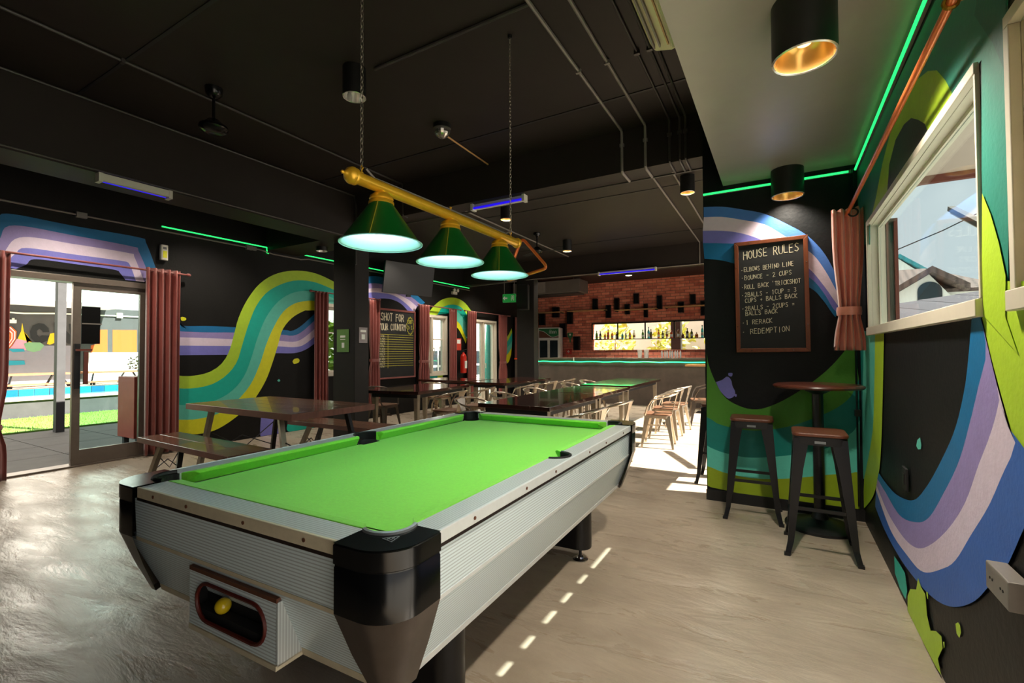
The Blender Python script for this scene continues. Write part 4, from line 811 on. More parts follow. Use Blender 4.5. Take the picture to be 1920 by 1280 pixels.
MB().prism(rounded(0, .06, -.045, .045, .02), 0, .20).build('case', 'plastic_white', af, bevel=.006)
MB().box(.06, .064, -.02, .025, .03, .12).build('badge', 'paint_yellow', af); MB().box(.06, .064, -.02, .02, .14, .17).build('window', 'ring_grey', af)
for nm, lab, y0, y1 in (('led_strip', 'green neon strip over the wave mural on the left wall', 3.0, 4.45), ('led_strip', 'green neon strip between the near column and the box beam', 5.13, 6.0), ('led_strip', 'green neon strip above the television', 6.3, 7.5), ('led_strip', 'green neon strip above the casement window', 8.4, 10.0)):
    s = thing(nm, lab, 'light strip', (-7.03, (y0+y1)/2, 2.975), 0, 'green neon strips'); h = (y1-y0)/2
    MB().box(-.016, -.004, -h, h, -.012, .012).build('channel', 'plastic_grey', s); MB().cyl((0, -h, 0), (0, h, 0), .0085, n=8).build('tube', 'led_green', s)
    if y0 < 3.5: MB().tube([(0, h, 0), (0, h+.0, -.085), (0, h+.03, -.09)], .0085, 8).build('tube_end', 'led_green', s)
wc = thing('conduit', 'grey cable conduit along the top of the left wall', 'conduit', (-7.02, 4, 2.915))
MB().tube([(0, -6, -.01), (0, 0.35, .0), (0, .55, -.03), (0, 1.05, -.03), (0, 1.2, 0), (0, 6, 0)], .011, 8).build('pipe', 'conduit_grey', wc, smooth=True)
for y in (-1.82, .155): MB().box(-.02, .03, y-.05, y+.05, -.035, .03).build('junction_box', 'plastic_grey', wc, bevel=.006)
MB().box(-.01, .03, .2, .26, -.03, .02).build('coupling', 'plastic_grey', wc)
cm = thing('emergency_light', 'small twin spot emergency light above the green arch on the left wall', 'lamp', (-7.05, 9.34, 2.74))
MB().box(0, .06, -.09, .09, 0, .07).build('case', 'plastic_white', cm, bevel=.006)
for s in (-1, 1): MB().lathe([(0, .0), (.03, .01), (.042, .05), (0, .045)], 14, (.05, s*.07, .1), ax=0).build('spot', 'plastic_white', cm, smooth=True)
ex = thing('exit_sign', 'hanging green emergency exit sign with white arrow', 'sign', (-5.352, 9.2, 2.53), math.radians(12))
MB().box(-.155, .155, -.02, .02, -.095, .095).build('case', 'exit_green', ex, bevel=.004)
e = MB(); py = -.0215
e.add([(-.15, py, 0), (-.10, py, .05), (-.10, py, .018), (-.04, py, .018), (-.04, py, -.018), (-.10, py, -.018), (-.10, py, -.05)], [tuple(range(7))])
e.add([(.05, py, -.06), (.05, py, .06), (.062, py, .06), (.062, py, -.06)], [(0, 1, 2, 3)]); e.add([(.11, py, -.06), (.11, py, .06), (.122, py, .06), (.122, py, -.06)], [(0, 1, 2, 3)]); e.add([(.05, py, .05), (.122, py, .05), (.122, py, .06), (.05, py, .06)], [(0, 1, 2, 3)])
e.add([(.075, py, .02), (.097, py, .02), (.097, py, .042), (.075, py, .042)], [(0, 1, 2, 3)]); e.add([(.07, py, -.01), (.104, py, .002), (.1, py, .016), (.066, py, .006)], [(0, 1, 2, 3)]); e.add([(.08, py, -.005), (.094, py, -.002), (.1, py, -.055), (.088, py, -.055)], [(0, 1, 2, 3)])
e.build('pictogram', 'print_white', ex)
MB().cyl((-.12, 0, .095), (-.12, 0, .92), .005, n=6).cyl((.12, 0, .095), (.12, 0, .92), .005, n=6).build('hanger', 'conduit_grey', ex)
spk = thing('loudspeaker', 'black loudspeaker mounted beside the exit sign on the far column', 'speaker', (-5.16, 9.56, 2.28), math.radians(10))
MB().prism([(-.14, -.13), (.14, -.13), (.10, .13), (-.10, .13)], 0, .58).build('cabinet', 'matte_black', spk, bevel=.01)
MB().box(-.12, .12, -.138, -.13, .02, .56).build('grille', 'can_black', spk); MB().cyl((.0, .12, .3), (.03, .20, .3), .018).build('bracket', 'matte_black', spk)
fe = thing('fire_extinguisher', 'red fire extinguisher hanging between two maroon curtains', 'extinguisher', (-6.93, 9.60, .78))
MB().lathe([(0, 0), (.075, .0), (.08, .02), (.08, .40), (.06, .46), (.025, .49), (.025, .52), (0, .52)], 20).build('cylinder', 'extinguisher_red', fe, smooth=True)
MB().cyl((0, 0, .52), (0, 0, .56), .02).beam((-.01, -.02, .57), (.06, .08, .60), .02, .012).build('valve', 'matte_black', fe); MB().tube([(0, .03, .54), (.03, .1, .5), (.02, .1, .3), (.02, .085, .1)], .011, 6).build('hose', 'matte_black', fe); MB().box(.07, .084, -.04, .04, .12, .3).build('label_print', 'print_white', fe)
fs = thing('fire_sign', 'red fire notice above the extinguisher', 'sign', (-7.045, 9.55, 1.35)); MB().box(0, .008, -.1, .1, 0, .30).build('plate', 'sign_red', fs); MB().box(.008, .0095, -.07, .07, .17, .27).build('pictogram', 'print_white', fs)
op = thing('locker', 'orange edged locker standing below the narrow curtain by the far column', 'cabinet', (-6.6, 12.35, 0)); MB().box(-.28, .22, -.22, .22, .02, 1.08).build('body', 'box_grey', op, bevel=.01); MB().box(.22, .25, -.24, -.14, 0, 1.1).box(-.28, .25, -.25, .25, 1.08, 1.12).build('edge', 'orange_paint', op)
po = thing('poster', 'green notice on the dark face of the near column', 'poster', (-5.235, 4.428, 1.31)); MB().box(-.12, .12, -.008, 0, 0, .315).build('sheet', 'poster_green', po); MB().box(-.05, .05, -.0095, -.008, .2, .23).box(-.05, .05, -.0095, -.008, .17, .18).box(-.02, .03, -.0095, -.008, .06, .13).build('print', 'print_white', po)
po = thing('poster', 'small grey notice on the lit side of the near column', 'poster', (-5.008, 4.57, 1.435)); MB().box(0, .008, -.075, .075, 0, .215).build('sheet', 'poster_grey', po); MB().box(.008, .0095, -.05, .05, .15, .18).box(.008, .0095, -.03, .03, .05, .12).build('print', 'print_white', po)

# ------------------------------------------------------------------ green neon strips on the right, conduit, sockets
s = thing('led_strip', 'green neon strip along the top of the right wall', 'light strip', (.52, 1.8, 2.685), 0, 'green neon strips'); MB().box(.004, .018, -3, 2.58, -.012, .014).build('channel', 'plastic_grey', s); MB().cyl((0, -3, 0), (0, 2.58, 0), .0085, n=8).build('tube', 'led_green', s)
s = thing('led_strip', 'green neon strip above the house rules board', 'light strip', (-.02, 4.41, 2.685), 0, 'green neon strips'); MB().box(-.55, .52, .004, .018, -.012, .014).build('channel', 'plastic_grey', s); MB().cyl((-.55, 0, 0), (.5, 0, 0), .0085, n=8).build('tube', 'led_green', s)
cn = thing('conduit', 'thin dark conduit running down the corner behind the bar table', 'conduit', (.5, 4.39, 0)); MB().cyl((0, 0, .12), (0, 0, 2.7), .007, n=8).build('pipe', 'satin_black', cn, smooth=True); MB().box(-.015, .02, -.02, .02, .80, .85).build('switch_box', 'satin_black', cn)
so = thing('wall_socket', 'dark socket plate in the blue arc on the right wall', 'socket', (.533, 2.98, .61)); MB().box(-.012, 0, -.045, .045, 0, .11).build('plate', 'matte_black', so, bevel=.003); MB().box(-.016, -.012, -.02, .02, .03, .08).build('outlet', 'can_black', so)
so = thing('wall_socket', 'pale grey double socket box near the right edge', 'socket', (.533, 1.74, .64)); MB().box(-.045, 0, -.09, .06, 0, .075).build('box', 'conduit_grey', so, bevel=.004)
hl = MB(); 
for y in (-.05, .02):
    for d in (-.008, .008): hl.cyl((-.046, y+d, .038), (-.0445, y+d, .038), .004, n=6)
hl.build('outlet', 'hole_dark', so)

# ------------------------------------------------------------------ ceiling lights
def can(loc, r, h, label, lit, ztop):
    t = thing('downlight', label, 'ceiling light', (loc[0], loc[1], ztop), 0, 'black cylinder downlights')
    MB().lathe([(0, 0), (r, 0), (r, -h), (r*.93, -h)], 32).build('housing', 'can_black', t, smooth=True)
    MB().tube([(r*.965*math.cos(2*PI*k/32), r*.965*math.sin(2*PI*k/32), -h) for k in range(32)], r*.045, 5, closed=True).build('rim', 'reflector_silver', t, smooth=True)
    MB().lathe([(r*.93, -h), (r*.8, -h+.07), (r*.5, -h+.10), (0, -h+.105)], 32).build('reflector', 'reflector_gold' if lit else 'reflector_silver', t, smooth=True)
    MB().lathe([(0, -h+.055), (r*.22, -h+.06), (r*.28, -h+.08), (r*.2, -h+.104), (0, -h+.104)], 16).build('bulb', 'lamp_glow' if lit else 'tube_white', t, smooth=True)
    if lit:
        ld = bpy.data.lights.new('downlight_beam', 'SPOT'); ld.energy = CAN_W*lit; ld.spot_size = math.radians(125); ld.spot_blend = .7; ld.color = (1, .89, .74); ld.shadow_soft_size = r*.5
        lo = bpy.data.objects.new('downlight_beam', ld); COL.objects.link(lo); lo.parent = t; lo.location = (0, 0, -h+.045)
    return t
can((.105, 2.25), .118, .235, 'large black downlight with golden reflector on the low grey ceiling', 2.4, 2.74)
can((.07, 4.29), .115, .21, 'black downlight above the house rules board', .55, 2.74)
can((-2.76, 2.43), .085, .22, 'unlit black downlight behind the lamp chain', 0, 3.45)
can((-.955, 6.0), .085, .21, 'black downlight just left of the partition wall top', 1.6, 3.45)
can((-3.45, 5.85), .085, .21, 'black downlight behind the violet tube on the beam', 2.4, 3.45)
can((-3.53, 8.3), .085, .21, 'black downlight beyond the far ceiling fan', 2.6, 3.45)
can((-6.1, 4.75), .085, .06, 'small downlight under the box beam by the left wall', 0, 2.93)
can((-6.28, 2.0), .085, .30, 'warm lit downlight beside the violet tube on the left', 1.6, 3.45)
can((-3.3, 11.7), .085, .22, 'black downlight above the bar counter', 9, 3.45)
for k, (x, y) in enumerate(((-6.25, 3.5), (-6.25, 6.6), (-6.25, 8.3), (-6.25, 10.2))):  # aisle downlights added above the long beam to brighten the left wall
    can((x, y), .085, .20, ['black downlight in the left aisle over the wave mural', 'black downlight in the left aisle before the television', 'black downlight in the left aisle near the casement window', 'black downlight in the left aisle near the far glass door'][k], 1.6, 3.45)
for k, x in enumerate((-4.9, -3.2, -1.5)):  # downlights added out of sight to brighten the bar and brick
    can((x, 10.45), .085, .20, ['black downlight behind the second beam on the left of the bar', 'black downlight behind the second beam in the middle of the bar', 'black downlight behind the second beam on the right of the bar'][k], 1.2, 3.45)
def uv(loc, rz, L_, label, flip=1):
    t = thing('violet_tube_lamp', label, 'tube light', loc, rz, 'violet tube lamps')
    MB().box(-L_/2, L_/2, -.02, .025, -.03, .03).build('batten', 'tube_white', t, bevel=.003)
    MB().cyl((-L_/2+.02, -.035, -.02), (L_/2-.02, -.035, -.02), .013, n=10).build('tube', 'uv_tube', t)
    for s in (-1, 1): MB().box(s*L_/2-.015, s*L_/2+.015, -.055, .028, -.045, .032).build('end_holder', 'tube_white', t)
uv((-4.97, 1.92, 2.80), PI/2+PI, .52, 'violet tube lamp on the long beam at the left')
uv((-2.75, 4.5, 2.995), 0, .68, 'violet tube lamp under the big ceiling beam')
uv((-2.77, 9.68, 2.985), 0, 1.2, 'violet tube lamp on the second beam above the bar')
def fan(loc, label, rot, blades=3):
    t = thing('ceiling_fan', label, 'fan', loc, rot)
    MB().lathe([(0, 0), (.065, 0), (.06, -.05), (.03, -.08), (.011, -.085), (.011, -.25)], 20).build('canopy', 'gloss_black', t, smooth=True)
    MB().cyl((0, 0, -.08), (0, 0, -.27), .010, n=8).build('rod', 'matte_black', t)
    MB().lathe([(.0, -.25), (.04, -.26), (.07, -.29), (.10, -.31), (.105, -.33), (.09, -.355), (.05, -.37), (0, -.372)], 28).build('motor', 'gloss_black', t, smooth=True)
    for k in range(blades):
        a = 2*PI*k/3; d = Vector((math.cos(a), math.sin(a), 0)); n = Vector((-math.sin(a), math.cos(a), 0)); R = []
        for r, wd in ((.10, .03), (.2, .05), (.45, .06), (.52, .045)): R.append([d*r+n*wd+Vector((0, 0, -.318)), d*r-n*wd+Vector((0, 0, -.33)), d*r-n*wd+Vector((0, 0, -.335)), d*r+n*wd+Vector((0, 0, -.323))])
        MB().loft(R).build('blade', 'can_black', t)
fan((-3.95, 2.04, 3.45), 'black bladeless fan hub hanging in the dark upper left', .9, 0); fan((-3.78, 7.5, 3.45), 'black ceiling fan above the dining tables', .4)
dm = thing('disco_light', 'small mirrored dome light on the dark ceiling', 'light', (-2.74, 3.46, 3.45))
MB().lathe([(0, 0), (.085, 0), (.085, -.04), (.07, -.045)], 20).build('base', 'matte_black', dm, smooth=True)
MB().lathe([(.08*math.cos(PI/2*i/7), -.045-.085*math.sin(PI/2*i/7)) for i in range(8)], 18).build('dome', 'mirror_dome', dm)
cd = thing('conduit', 'short yellow conduit from the mirrored dome to the beam', 'conduit', (-2.82, 3.56, 3.435)); MB().cyl((0, 0, 0), (-.03, .87, 0), .0085, n=8).build('pipe', 'shelf_wood', cd)
def pipe(pts, label, r=.012, m='conduit_dark', clips=()):
    t = thing('conduit', label, 'conduit', pts[0]); o = Vector(pts[0]); MB().tube([Vector(p)-o for p in pts], r, 8).build('pipe', m, t, smooth=True)
    for c in clips: v = Vector(c)-o; MB().box(v.x-.02, v.x+.02, v.y-.012, v.y+.012, v.z-.018, v.z+.012).build('clip', m, t)
Zc = 3.438
for x, lab in ((-1.30, 'leftmost of the conduits crossing the big beam'), (-1.075, 'second conduit from the left crossing the big beam'), (-.855, 'third conduit from the left crossing the big beam'), (-.765, 'fourth conduit from the left crossing the big beam'), (-.715, 'conduit crossing the big beam closest to the partition wall')):
    pipe([(x, -2, Zc), (x, 4.40, Zc), (x, 4.418, Zc-.02), (x, 4.418, 3.045), (x, 4.44, 3.03), (x, 4.68, 3.03)], lab, .013 if x < -1 else .010, 'conduit_grey' if x < -1 else 'conduit_dark', [(x, 2.2, Zc), (x, 3.3, Zc), (x, 4.42, 3.3)])
pipe([(-2.62, 2.50, Zc), (-1.31, 2.50, Zc)], 'conduit from the unlit downlight across the dark ceiling', .013)
pipe([(-4.13, -2, Zc), (-4.13, 4.41, Zc), (-4.13, 4.418, 3.05), (-4.13, 4.5, 3.03)], 'conduit passing the upper left ceiling fan', .011, 'conduit_dark', [(-4.13, 1.5, Zc)])
pipe([(-4.99, -2, 3.43), (-4.99, 4.40, 3.43), (-4.975, 4.418, 3.3), (-4.975, 4.418, 2.5)], 'conduit along the top of the long left beam', .011, 'conduit_dark')
pipe([(-5.0, -2, 2.86), (-5.0, 4.3, 2.86)], 'conduit along the foot of the long left beam', .009, 'conduit_dark')
pipe([(-1.32, 4.7, Zc), (-1.34, 9.74, Zc), (-1.34, 9.745, 3.0)], 'pale conduit on the ceiling above the dining tables', .012, 'conduit_grey'); pipe([(-1.08, 4.7, Zc), (-1.08, 9.7, Zc)], 'pale conduit on the ceiling beside the partition wall', .012, 'conduit_grey')
pipe([(-4.1, 4.7, Zc), (-4.1, 9.7, Zc)], 'pale conduit on the ceiling near the far fan', .012, 'conduit_grey')
pipe([(-5.0, 4.70, 3.03), (-.6, 4.70, 3.03)], 'black conduit along the back edge of the big beam', .010, 'conduit_dark'); pipe([(-7, 10.0, 3.01), (-5.0, 9.74, 3.01), (-.5, 9.74, 3.01)], 'conduit along the second beam', .010, 'conduit_grey')
ac = thing('air_conditioner', 'cream wall air conditioner on the edge of the low ceiling', 'air conditioner', (-.41, 2.0, 3.02))
MB().loft([[(-.005, t, .02), (-.10, t, -.0), (-.19, t, .02), (-.225, t, .08), (-.215, t, .27), (-.005, t, .29)] for t in (-.15, .74)]).build('casing', 'air_cream', ac, bevel=.01)
MB().loft([[(-.03, t, .008), (-.09, t, -.008), (-.088, t, -.012), (-.03, t, .003)] for t in (-.13, .70)]).build('lens', 'air_lens', ac)
for x in (-.105, -.15, -.18): MB().box(x-.004, x+.004, -.12, .66, -.012, .012).build('louvre', 'conduit_grey' if x < -.11 else 'shelf_wood', ac)
# ------------------------------------------------------------------ picnic table and benches
def trestle(t, L_, W_, H, th, inset, m='satin_black'):
    for sy in (-1, 1):
        for sx in (-1, 1):
            MB().beam((sx*(L_/2-inset-.10), sy*(W_/2-.10), H-th), (sx*(L_/2-inset+.10), sy*(W_/2-.06), 0), .045, .045).build('leg', 'leg_steel' if sy < 0 else m, t)
    for sx in (-1, 1):
        x = sx*(L_/2-inset)
        MB().tube([(x, -W_/2+.09, H*.62), (x-sx*.04, 0, H*.30), (x, W_/2-.09, H*.62)], .006, 6).build('brace', m, t); MB().tube([(x+sx*.05, -W_/2+.08, H*.25), (x, 0, H*.48), (x+sx*.05, W_/2-.08, H*.25)], .006, 6).build('brace', m, t)
PK = thing('picnic_table', 'heavy dark wooden table with slanted metal legs by the near column', 'table', (-4.66, 3.10, 0), math.radians(-1))
for k in range(5): MB().box(-.925, .925, -.475+k*.19, -.475+(k+1)*.19-.002, .70, .76).build('plank', 'picnic_wood', PK, bevel=.004)
MB().box(-.93, .93, -.482, -.475, .70, .758).build('front_edge', 'picnic_edge', PK); MB().box(.925, .932, -.482, .475, .70, .758).build('end_edge', 'picnic_edge', PK)
trestle(PK, 1.85, .95, .76, .06, .22)
MB().box(.02, .14, -.3, -.2, .665, .70).build('metal_bracket', 'chrome', PK)
def bench(loc, rz, label, L_=1.75):
    t = thing('bench', label, 'bench', loc, rz)
    for k in range(2): MB().box(-L_/2, L_/2, -.19+k*.19, -.19+(k+1)*.19-.002, .40, .45).build('plank', 'picnic_wood', t, bevel=.004)
    MB().box(-L_/2, L_/2, -.196, -.19, .40, .448).build('front_edge', 'picnic_edge', t)
    trestle(t, L_, .38, .45, .05, .2); return t
bench((-4.82, 2.40, 0), math.radians(-2), 'wooden bench in front of the picnic table')
bench((-4.55, 3.93, 0), math.radians(1), 'wooden bench behind the picnic table next to the column')

# ------------------------------------------------------------------ dining tables and chairs
def dining(cx, cy, w_, l_, rz, label, h=.75):
    t = thing('dining_table', label, 'table', (cx, cy, 0), rz, 'dark dining tables')
    MB().box(-w_/2, w_/2, -l_/2, l_/2, h-.045, h).build('table_top', 'dining_wood', t, bevel=.004)
    MB().box(-w_/2+.06, w_/2-.06, -l_/2+.06, l_/2-.06, h-.10, h-.045).build('apron', 'matte_black', t)
    for sx in (-1, 1):
        for sy in (-1, 1): 
            x, y = sx*(w_/2-.09), sy*(l_/2-.10); MB().loft([[(x-.035, y-.035, h-.05), (x+.035, y-.035, h-.05), (x+.035, y+.035, h-.05), (x-.035, y+.035, h-.05)], [(x-.022, y-.022, 0), (x+.022, y-.022, 0), (x+.022, y+.022, 0), (x-.022, y+.022, 0)]]).build('leg', 'leg_steel', t, bevel=.004)
dining(-2.42, 5.02, .86, 1.62, 0, 'dark dining table right behind the far end of the pool table')
dining(-2.44, 6.48, .84, 1.26, 0, 'middle dark table of the row leading to the bar')
dining(-2.46, 8.32, .84, 2.15, 0, 'far dark table of the row leading to the bar', .76)
dining(-4.95, 5.72, .90, 1.55, math.radians(8), 'dark dining table just right of the near column')
dining(-4.62, 8.05, .80, 1.85, 0, 'long dark table in the middle of the dining area')
dining(-5.8, 7.75, .80, 1.35, math.radians(88), 'dark table under the casement window')
def make_chair(metal, name='metal_armchair'):
    t = thing(name, 'steel armchair', 'chair', (0, 0, 0), 0, 'steel armchairs at the dining tables')
    MB().prism(rounded(-.185, .185, -.18, .18, .06), .435, .455).build('seat', 'chair_seat', t, bevel=.005)
    MB().prism(rounded(-.17, .17, -.165, .165, .05), .40, .436).build('seat_frame', metal, t)
    P = [(-.20, .15, .44), (-.235, .12, .55), (-.245, .06, .645), (-.25, -.06, .68), (-.235, -.16, .705), (-.15, -.235, .725), (0, -.262, .735)]
    P = P+[(-x, y, z) for x, y, z in reversed(P[:-1])]
    MB().tube(P, .0115, 8).build('back_rail', metal, t, smooth=True)
    MB().loft([[(-.05, -.172, .44), (.05, -.172, .44), (.05, -.180, .44), (-.05, -.180, .44)], [(-.045, -.215, .60), (.045, -.215, .60), (.045, -.223, .60), (-.045, -.223, .60)], [(-.085, -.25, .728), (.085, -.25, .728), (.085, -.258, .728), (-.085, -.258, .728)]]).build('splat', metal, t)
    for sx in (-1, 1):
        for sy in (-1, 1):
            R = []
            for z, o, wd in ((.43, .165, .075), (.25, .185, .05), (.05, .21, .03), (0, .215, .028)):
                x, y = sx*o, sy*o; R.append([(x, y, z), (x-sx*wd, y, z), (x-sx*wd, y-sy*.006, z), (x-sx*.007, y-sy*.007, z), (x-sx*.006, y-sy*wd, z), (x, y-sy*wd, z)])
            MB().loft(R).build('leg', metal, t)
    MB().beam((-.17, 0, .28), (.17, 0, .28), .006, .018).beam((0, -.17, .28), (0, .17, .28), .006, .018).build('cross_brace', metal, t)
    return t
R90 = PI/2
proto = make_chair('chair_metal'); proto.location = (-1.78, 4.5, 0); proto.rotation_euler = (0, 0, R90); proto['label'] = 'steel armchair nearest the pool table on the window side of the table row'
GC = 'steel armchairs at the dining tables'
for (x, y, r, lab) in [(-1.74, 5.3, R90, 'second steel armchair from the pool table on the sunlit side of the row'), (-1.47, 6.6, R90+.12, 'third steel armchair on the sunlit side, brightly lit at the front'), (-1.52, 7.32, R90, 'fourth steel armchair along the sunlit side of the table row'), (-1.52, 8.0, R90-.08, 'fifth steel armchair along the sunlit side of the table row'),
    (-3.22, 4.75, -R90, 'steel armchair behind the far left pocket of the pool table'), (-3.25, 5.6, -R90+.1, 'second steel armchair on the shaded side of the table row'), (-3.22, 6.5, -R90, 'third steel armchair on the shaded side of the table row'), (-3.2, 7.9, -R90, 'fourth steel armchair on the shaded side of the table row'), (-3.2, 8.8, -R90, 'steel armchair on the shaded side of the row, closest to the bar'),
    (-4.28, 5.55, R90, 'steel armchair on the right of the table by the near column'), (-4.25, 6.3, R90+.2, 'steel armchair behind the one right of the column table'), (-4.02, 7.45, R90, 'steel armchair on the near right of the long middle table'), (-4.02, 8.25, R90, 'steel armchair in the middle right of the long middle table'), (-4.0, 9.1, R90, 'steel armchair on the far right of the long middle table'), (-5.75, 7.15, 0.1, 'steel armchair in front of the table under the casement window')]:
    dup(proto, (x, y, 0), r, lab, GC)
dk = make_chair('chair_dark'); dk.location = (-1.22, 8.85, 0); dk.rotation_euler = (0, 0, R90+.25); dk['label'] = 'dark steel armchair standing alone near the bar on the right'
dup(dk, (-5.68, 5.62, 0), -R90+.1, 'dark steel armchair between the near column table and the left wall', GC)
dup(dk, (-5.05, 4.95-.12, 0), .1, 'dark steel armchair at the near end of the column table', GC) if False else None
bh = thing('bar_table', 'tall thin bar table top at the foot of the bar near the partition', 'table', (-1.35, 10.6, 0)); MB().box(-.4, .4, -.2, .2, .98, 1.02).build('table_top', 'shelf_wood', bh); MB().box(-.03, .03, -.03, .03, .02, .98).box(-.2, .2, -.15, .15, 0, .02).build('pedestal', 'satin_black', bh)

# ------------------------------------------------------------------ the bar
BC = thing('bar_counter', 'long concrete bar counter with green neon edge', 'bar', (-2.6, 11.33, 0))
MB().box(-3.07, 2.6, 0, .12, 0, 1.09).box(-3.07, -2.95, .12, .7, 0, 1.09).build('front', 'bar_concrete', BC); MB().box(-3.09, 2.62, -.03, .72, 1.09, 1.14).build('counter_top', 'bar_concrete', BC, bevel=.006)
MB().tube([(-3.07+i*.14, -.04, 1.045+.007*math.sin(i*1.3)*(1 if i < 24 else .3)) for i in range(40)], .012, 6).build('neon_edge', 'led_bar_green', BC); MB().box(-2.06, -2.03, -.045, -.03, 1.06, 1.16).build('cable_clip', 'plastic_white', BC)
BK = thing('back_counter', 'low brick back counter under the bottle window', 'counter', (-3.2, 13.6, 0)); MB().box(-2.0, 3.6, 0, .38, 0, 1.05).build('body', 'bar_concrete', BK); MB().box(-2.02, 3.62, -.02, .39, 1.05, 1.09).build('top', 'box_grey', BK)
# framed opening with bottles
BS = thing('bottle_rack', 'black framed rack of bottles in the opening of the brick wall', 'shelf', (-3.06, 14.05, 1.35))
MB().box(-2.05, 2.05, -.08, .12, .315, .335).build('shelf', 'matte_black', BS)
for x in (-5.115, -4.298, -3.467, -2.629, -1.826): MB().box(x+3.06-.018, x+3.06+.018, -.08, -.05, .335, .84).build('post', 'matte_black', BS)
MB().box(-2.06, 2.05, -.08, .0, .80, .84).build('top_rail', 'matte_black', BS); MB().box(-2.06, 2.05, -.10, .12, -.02, .0).build('sill', 'red_brick', BS)
bt = [('green', .27), ('dark', .25), ('amber', .2), ('red', .30), ('amber', .24), ('brown', .22), ('blue', .2), ('clear', .25), ('amber', .26), ('clear', .25), ('green', .26), ('blue', .34), ('olive', .27), ('amber', .25), ('olive', .22), ('clear', .27), ('red', .25), ('brown', .27), ('brown', .14), ('dark', .27), ('olive', .24), ('pink', .15), ('blue', .35)]
bxs = [-4.99, -4.87, -4.72, -4.62, -4.49, -4.35, -4.17, -4.06, -3.94, -3.81, -3.55, -3.38, -3.31, -3.09, -2.97, -2.85, -2.73, -2.54, -2.41, -2.29, -2.17, -2.04, -1.89]
desc = dict(green='green', dark='dark purple', amber='amber', red='reddish', brown='brown', blue='blue', clear='clear', olive='olive', pink='pale pink')
ordi = ['first', 'second', 'third', 'fourth', 'fifth', 'sixth', 'seventh', 'eighth', 'ninth', 'tenth', 'eleventh', 'twelfth', 'thirteenth', 'fourteenth', 'fifteenth', 'sixteenth', 'seventeenth', 'eighteenth', 'nineteenth', 'twentieth', 'twenty-first', 'twenty-second', 'twenty-third']
for i, ((c, h), x) in enumerate(zip(bt, bxs)):
    r = .036 if h > .16 else .045
    t = thing('bottle', f'{desc[c]} bottle, {ordi[i]} from the left in the bottle rack', 'bottle', (x, 14.03, 1.686), 0, 'bottles in the rack behind the bar')
    MB().lathe([(0, 0), (r, 0), (r, h*.55), (r*.8, h*.66), (.013, h*.76), (.013, h*.92)], 14).build('glass_body', 'bottle_'+c, t, smooth=True)
    MB().lathe([(.016, h*.90), (.016, h), (0, h)], 10).build('cap', 'matte_black', t); MB().lathe([(r+.001, h*.15), (r+.001, h*.42)], 14).build('paper_label', 'print_white' if i % 3 else 'bottle_amber', t)
for i, x in enumerate((-3.02, -2.86)):
    t = thing('jug', ['tall cream jug standing left on the bar counter', 'tall cream jug beside the drinking glasses on the bar counter'][i], 'jug', (x, 11.62, 1.1405)); MB().lathe([(0, 0), (.045, 0), (.06, .19), (.062, .20), (.056, .19), (.042, .012), (0, .012)], 18).build('body', 'cooler_white', t, smooth=True)
for i in range(8):
    t = thing('drinking_glass', f'slim glass on the bar counter, {ordi[i]} of the row from the left', 'glass', (-2.48+i*.06, 11.6+.05*(i % 2), 1.14), 0, 'row of slim glasses on the bar'); MB().lathe([(0, 0), (.018, 0), (.022, .13), (.012, .15), (.012, .175), (0, .175)], 12).build('body', 'reflector_silver', t, smooth=True)
boxes = [(-6.94, 2.58, -6.75, 2.19), (-6.45, 2.76, -6.24, 2.42), (-5.94, 2.62, -5.76, 2.19), (-6.2, 2.22, -5.99, 1.77), (-5.72, 1.79, -5.53, 1.35), (-5.07, 2.95, -4.92, 2.62), (-4.64, 2.73, -4.5, 2.34), (-4.37, 2.93, -4.24, 2.53), (-4.05, 2.73, -3.92, 2.42), (-3.78, 3.03, -3.63, 2.73), (-3.48, 2.71, -3.38, 2.31), (-3.1, 2.93, -2.96, 2.53), (-2.51, 2.71, -2.36, 2.4), (-2.18, 2.9, -2.04, 2.63), (-1.91, 2.7, -1.77, 2.3)]
bl = ['above the drinks cooler', 'astride the leftmost wall shelf', 'under the left end of the second wall shelf', 'beside the green pointer sign', 'lowest on the brick wall', 'on top of the second wall shelf', 'at the right end of the second wall shelf', 'at the left end of the third wall shelf', 'behind the third wall shelf', 'highest on the brick wall', 'narrow, under the middle of the third wall shelf', 'tall, at the right end of the third wall shelf', 'behind the fourth wall shelf', 'on top of the fourth wall shelf', 'next to the partition wall']
for (x0, z1, x1, z0), lb in zip(boxes, bl):
    t = thing('wall_box', 'black wall box '+lb, 'box', ((x0+x1)/2, 13.93, z0), 0, 'black boxes on the brick wall'); w2, hh_ = (x1-x0)/2, z1-z0
    MB().box(-w2, -w2+.012, -.05, .07, 0, hh_).box(w2-.012, w2, -.05, .07, 0, hh_).box(-w2, w2, -.05, .07, hh_-.012, hh_).box(-w2, w2, -.05, .07, 0, .012).build('frame', 'matte_black', t); MB().box(-w2+.012, w2-.012, .04, .07, .012, hh_-.012).build('back', 'hole_dark', t)
for (x0, z, x1), lb in zip([(-6.97, 2.6, -6.07), (-5.88, 2.6, -4.62), (-4.33, 2.56, -3.08), (-2.86, 2.58, -1.6)], ['leftmost wooden shelf on the brick wall', 'second wooden shelf from the left on the brick wall', 'third wooden shelf from the left on the brick wall', 'rightmost wooden shelf on the brick wall']):
    t = thing('wall_shelf', lb, 'shelf', ((x0+x1)/2, 13.86, z), 0, 'wooden shelves on the brick wall'); h = (x1-x0)/2
    MB().box(-h, h, -.10, .14, -.03, .0).build('board', 'shelf_wood', t); MB().box(-h+.02, -h+.05, -.08, .14, -.05, -.03).box(h-.05, h-.02, -.08, .14, -.05, -.03).build('bracket', 'matte_black', t)
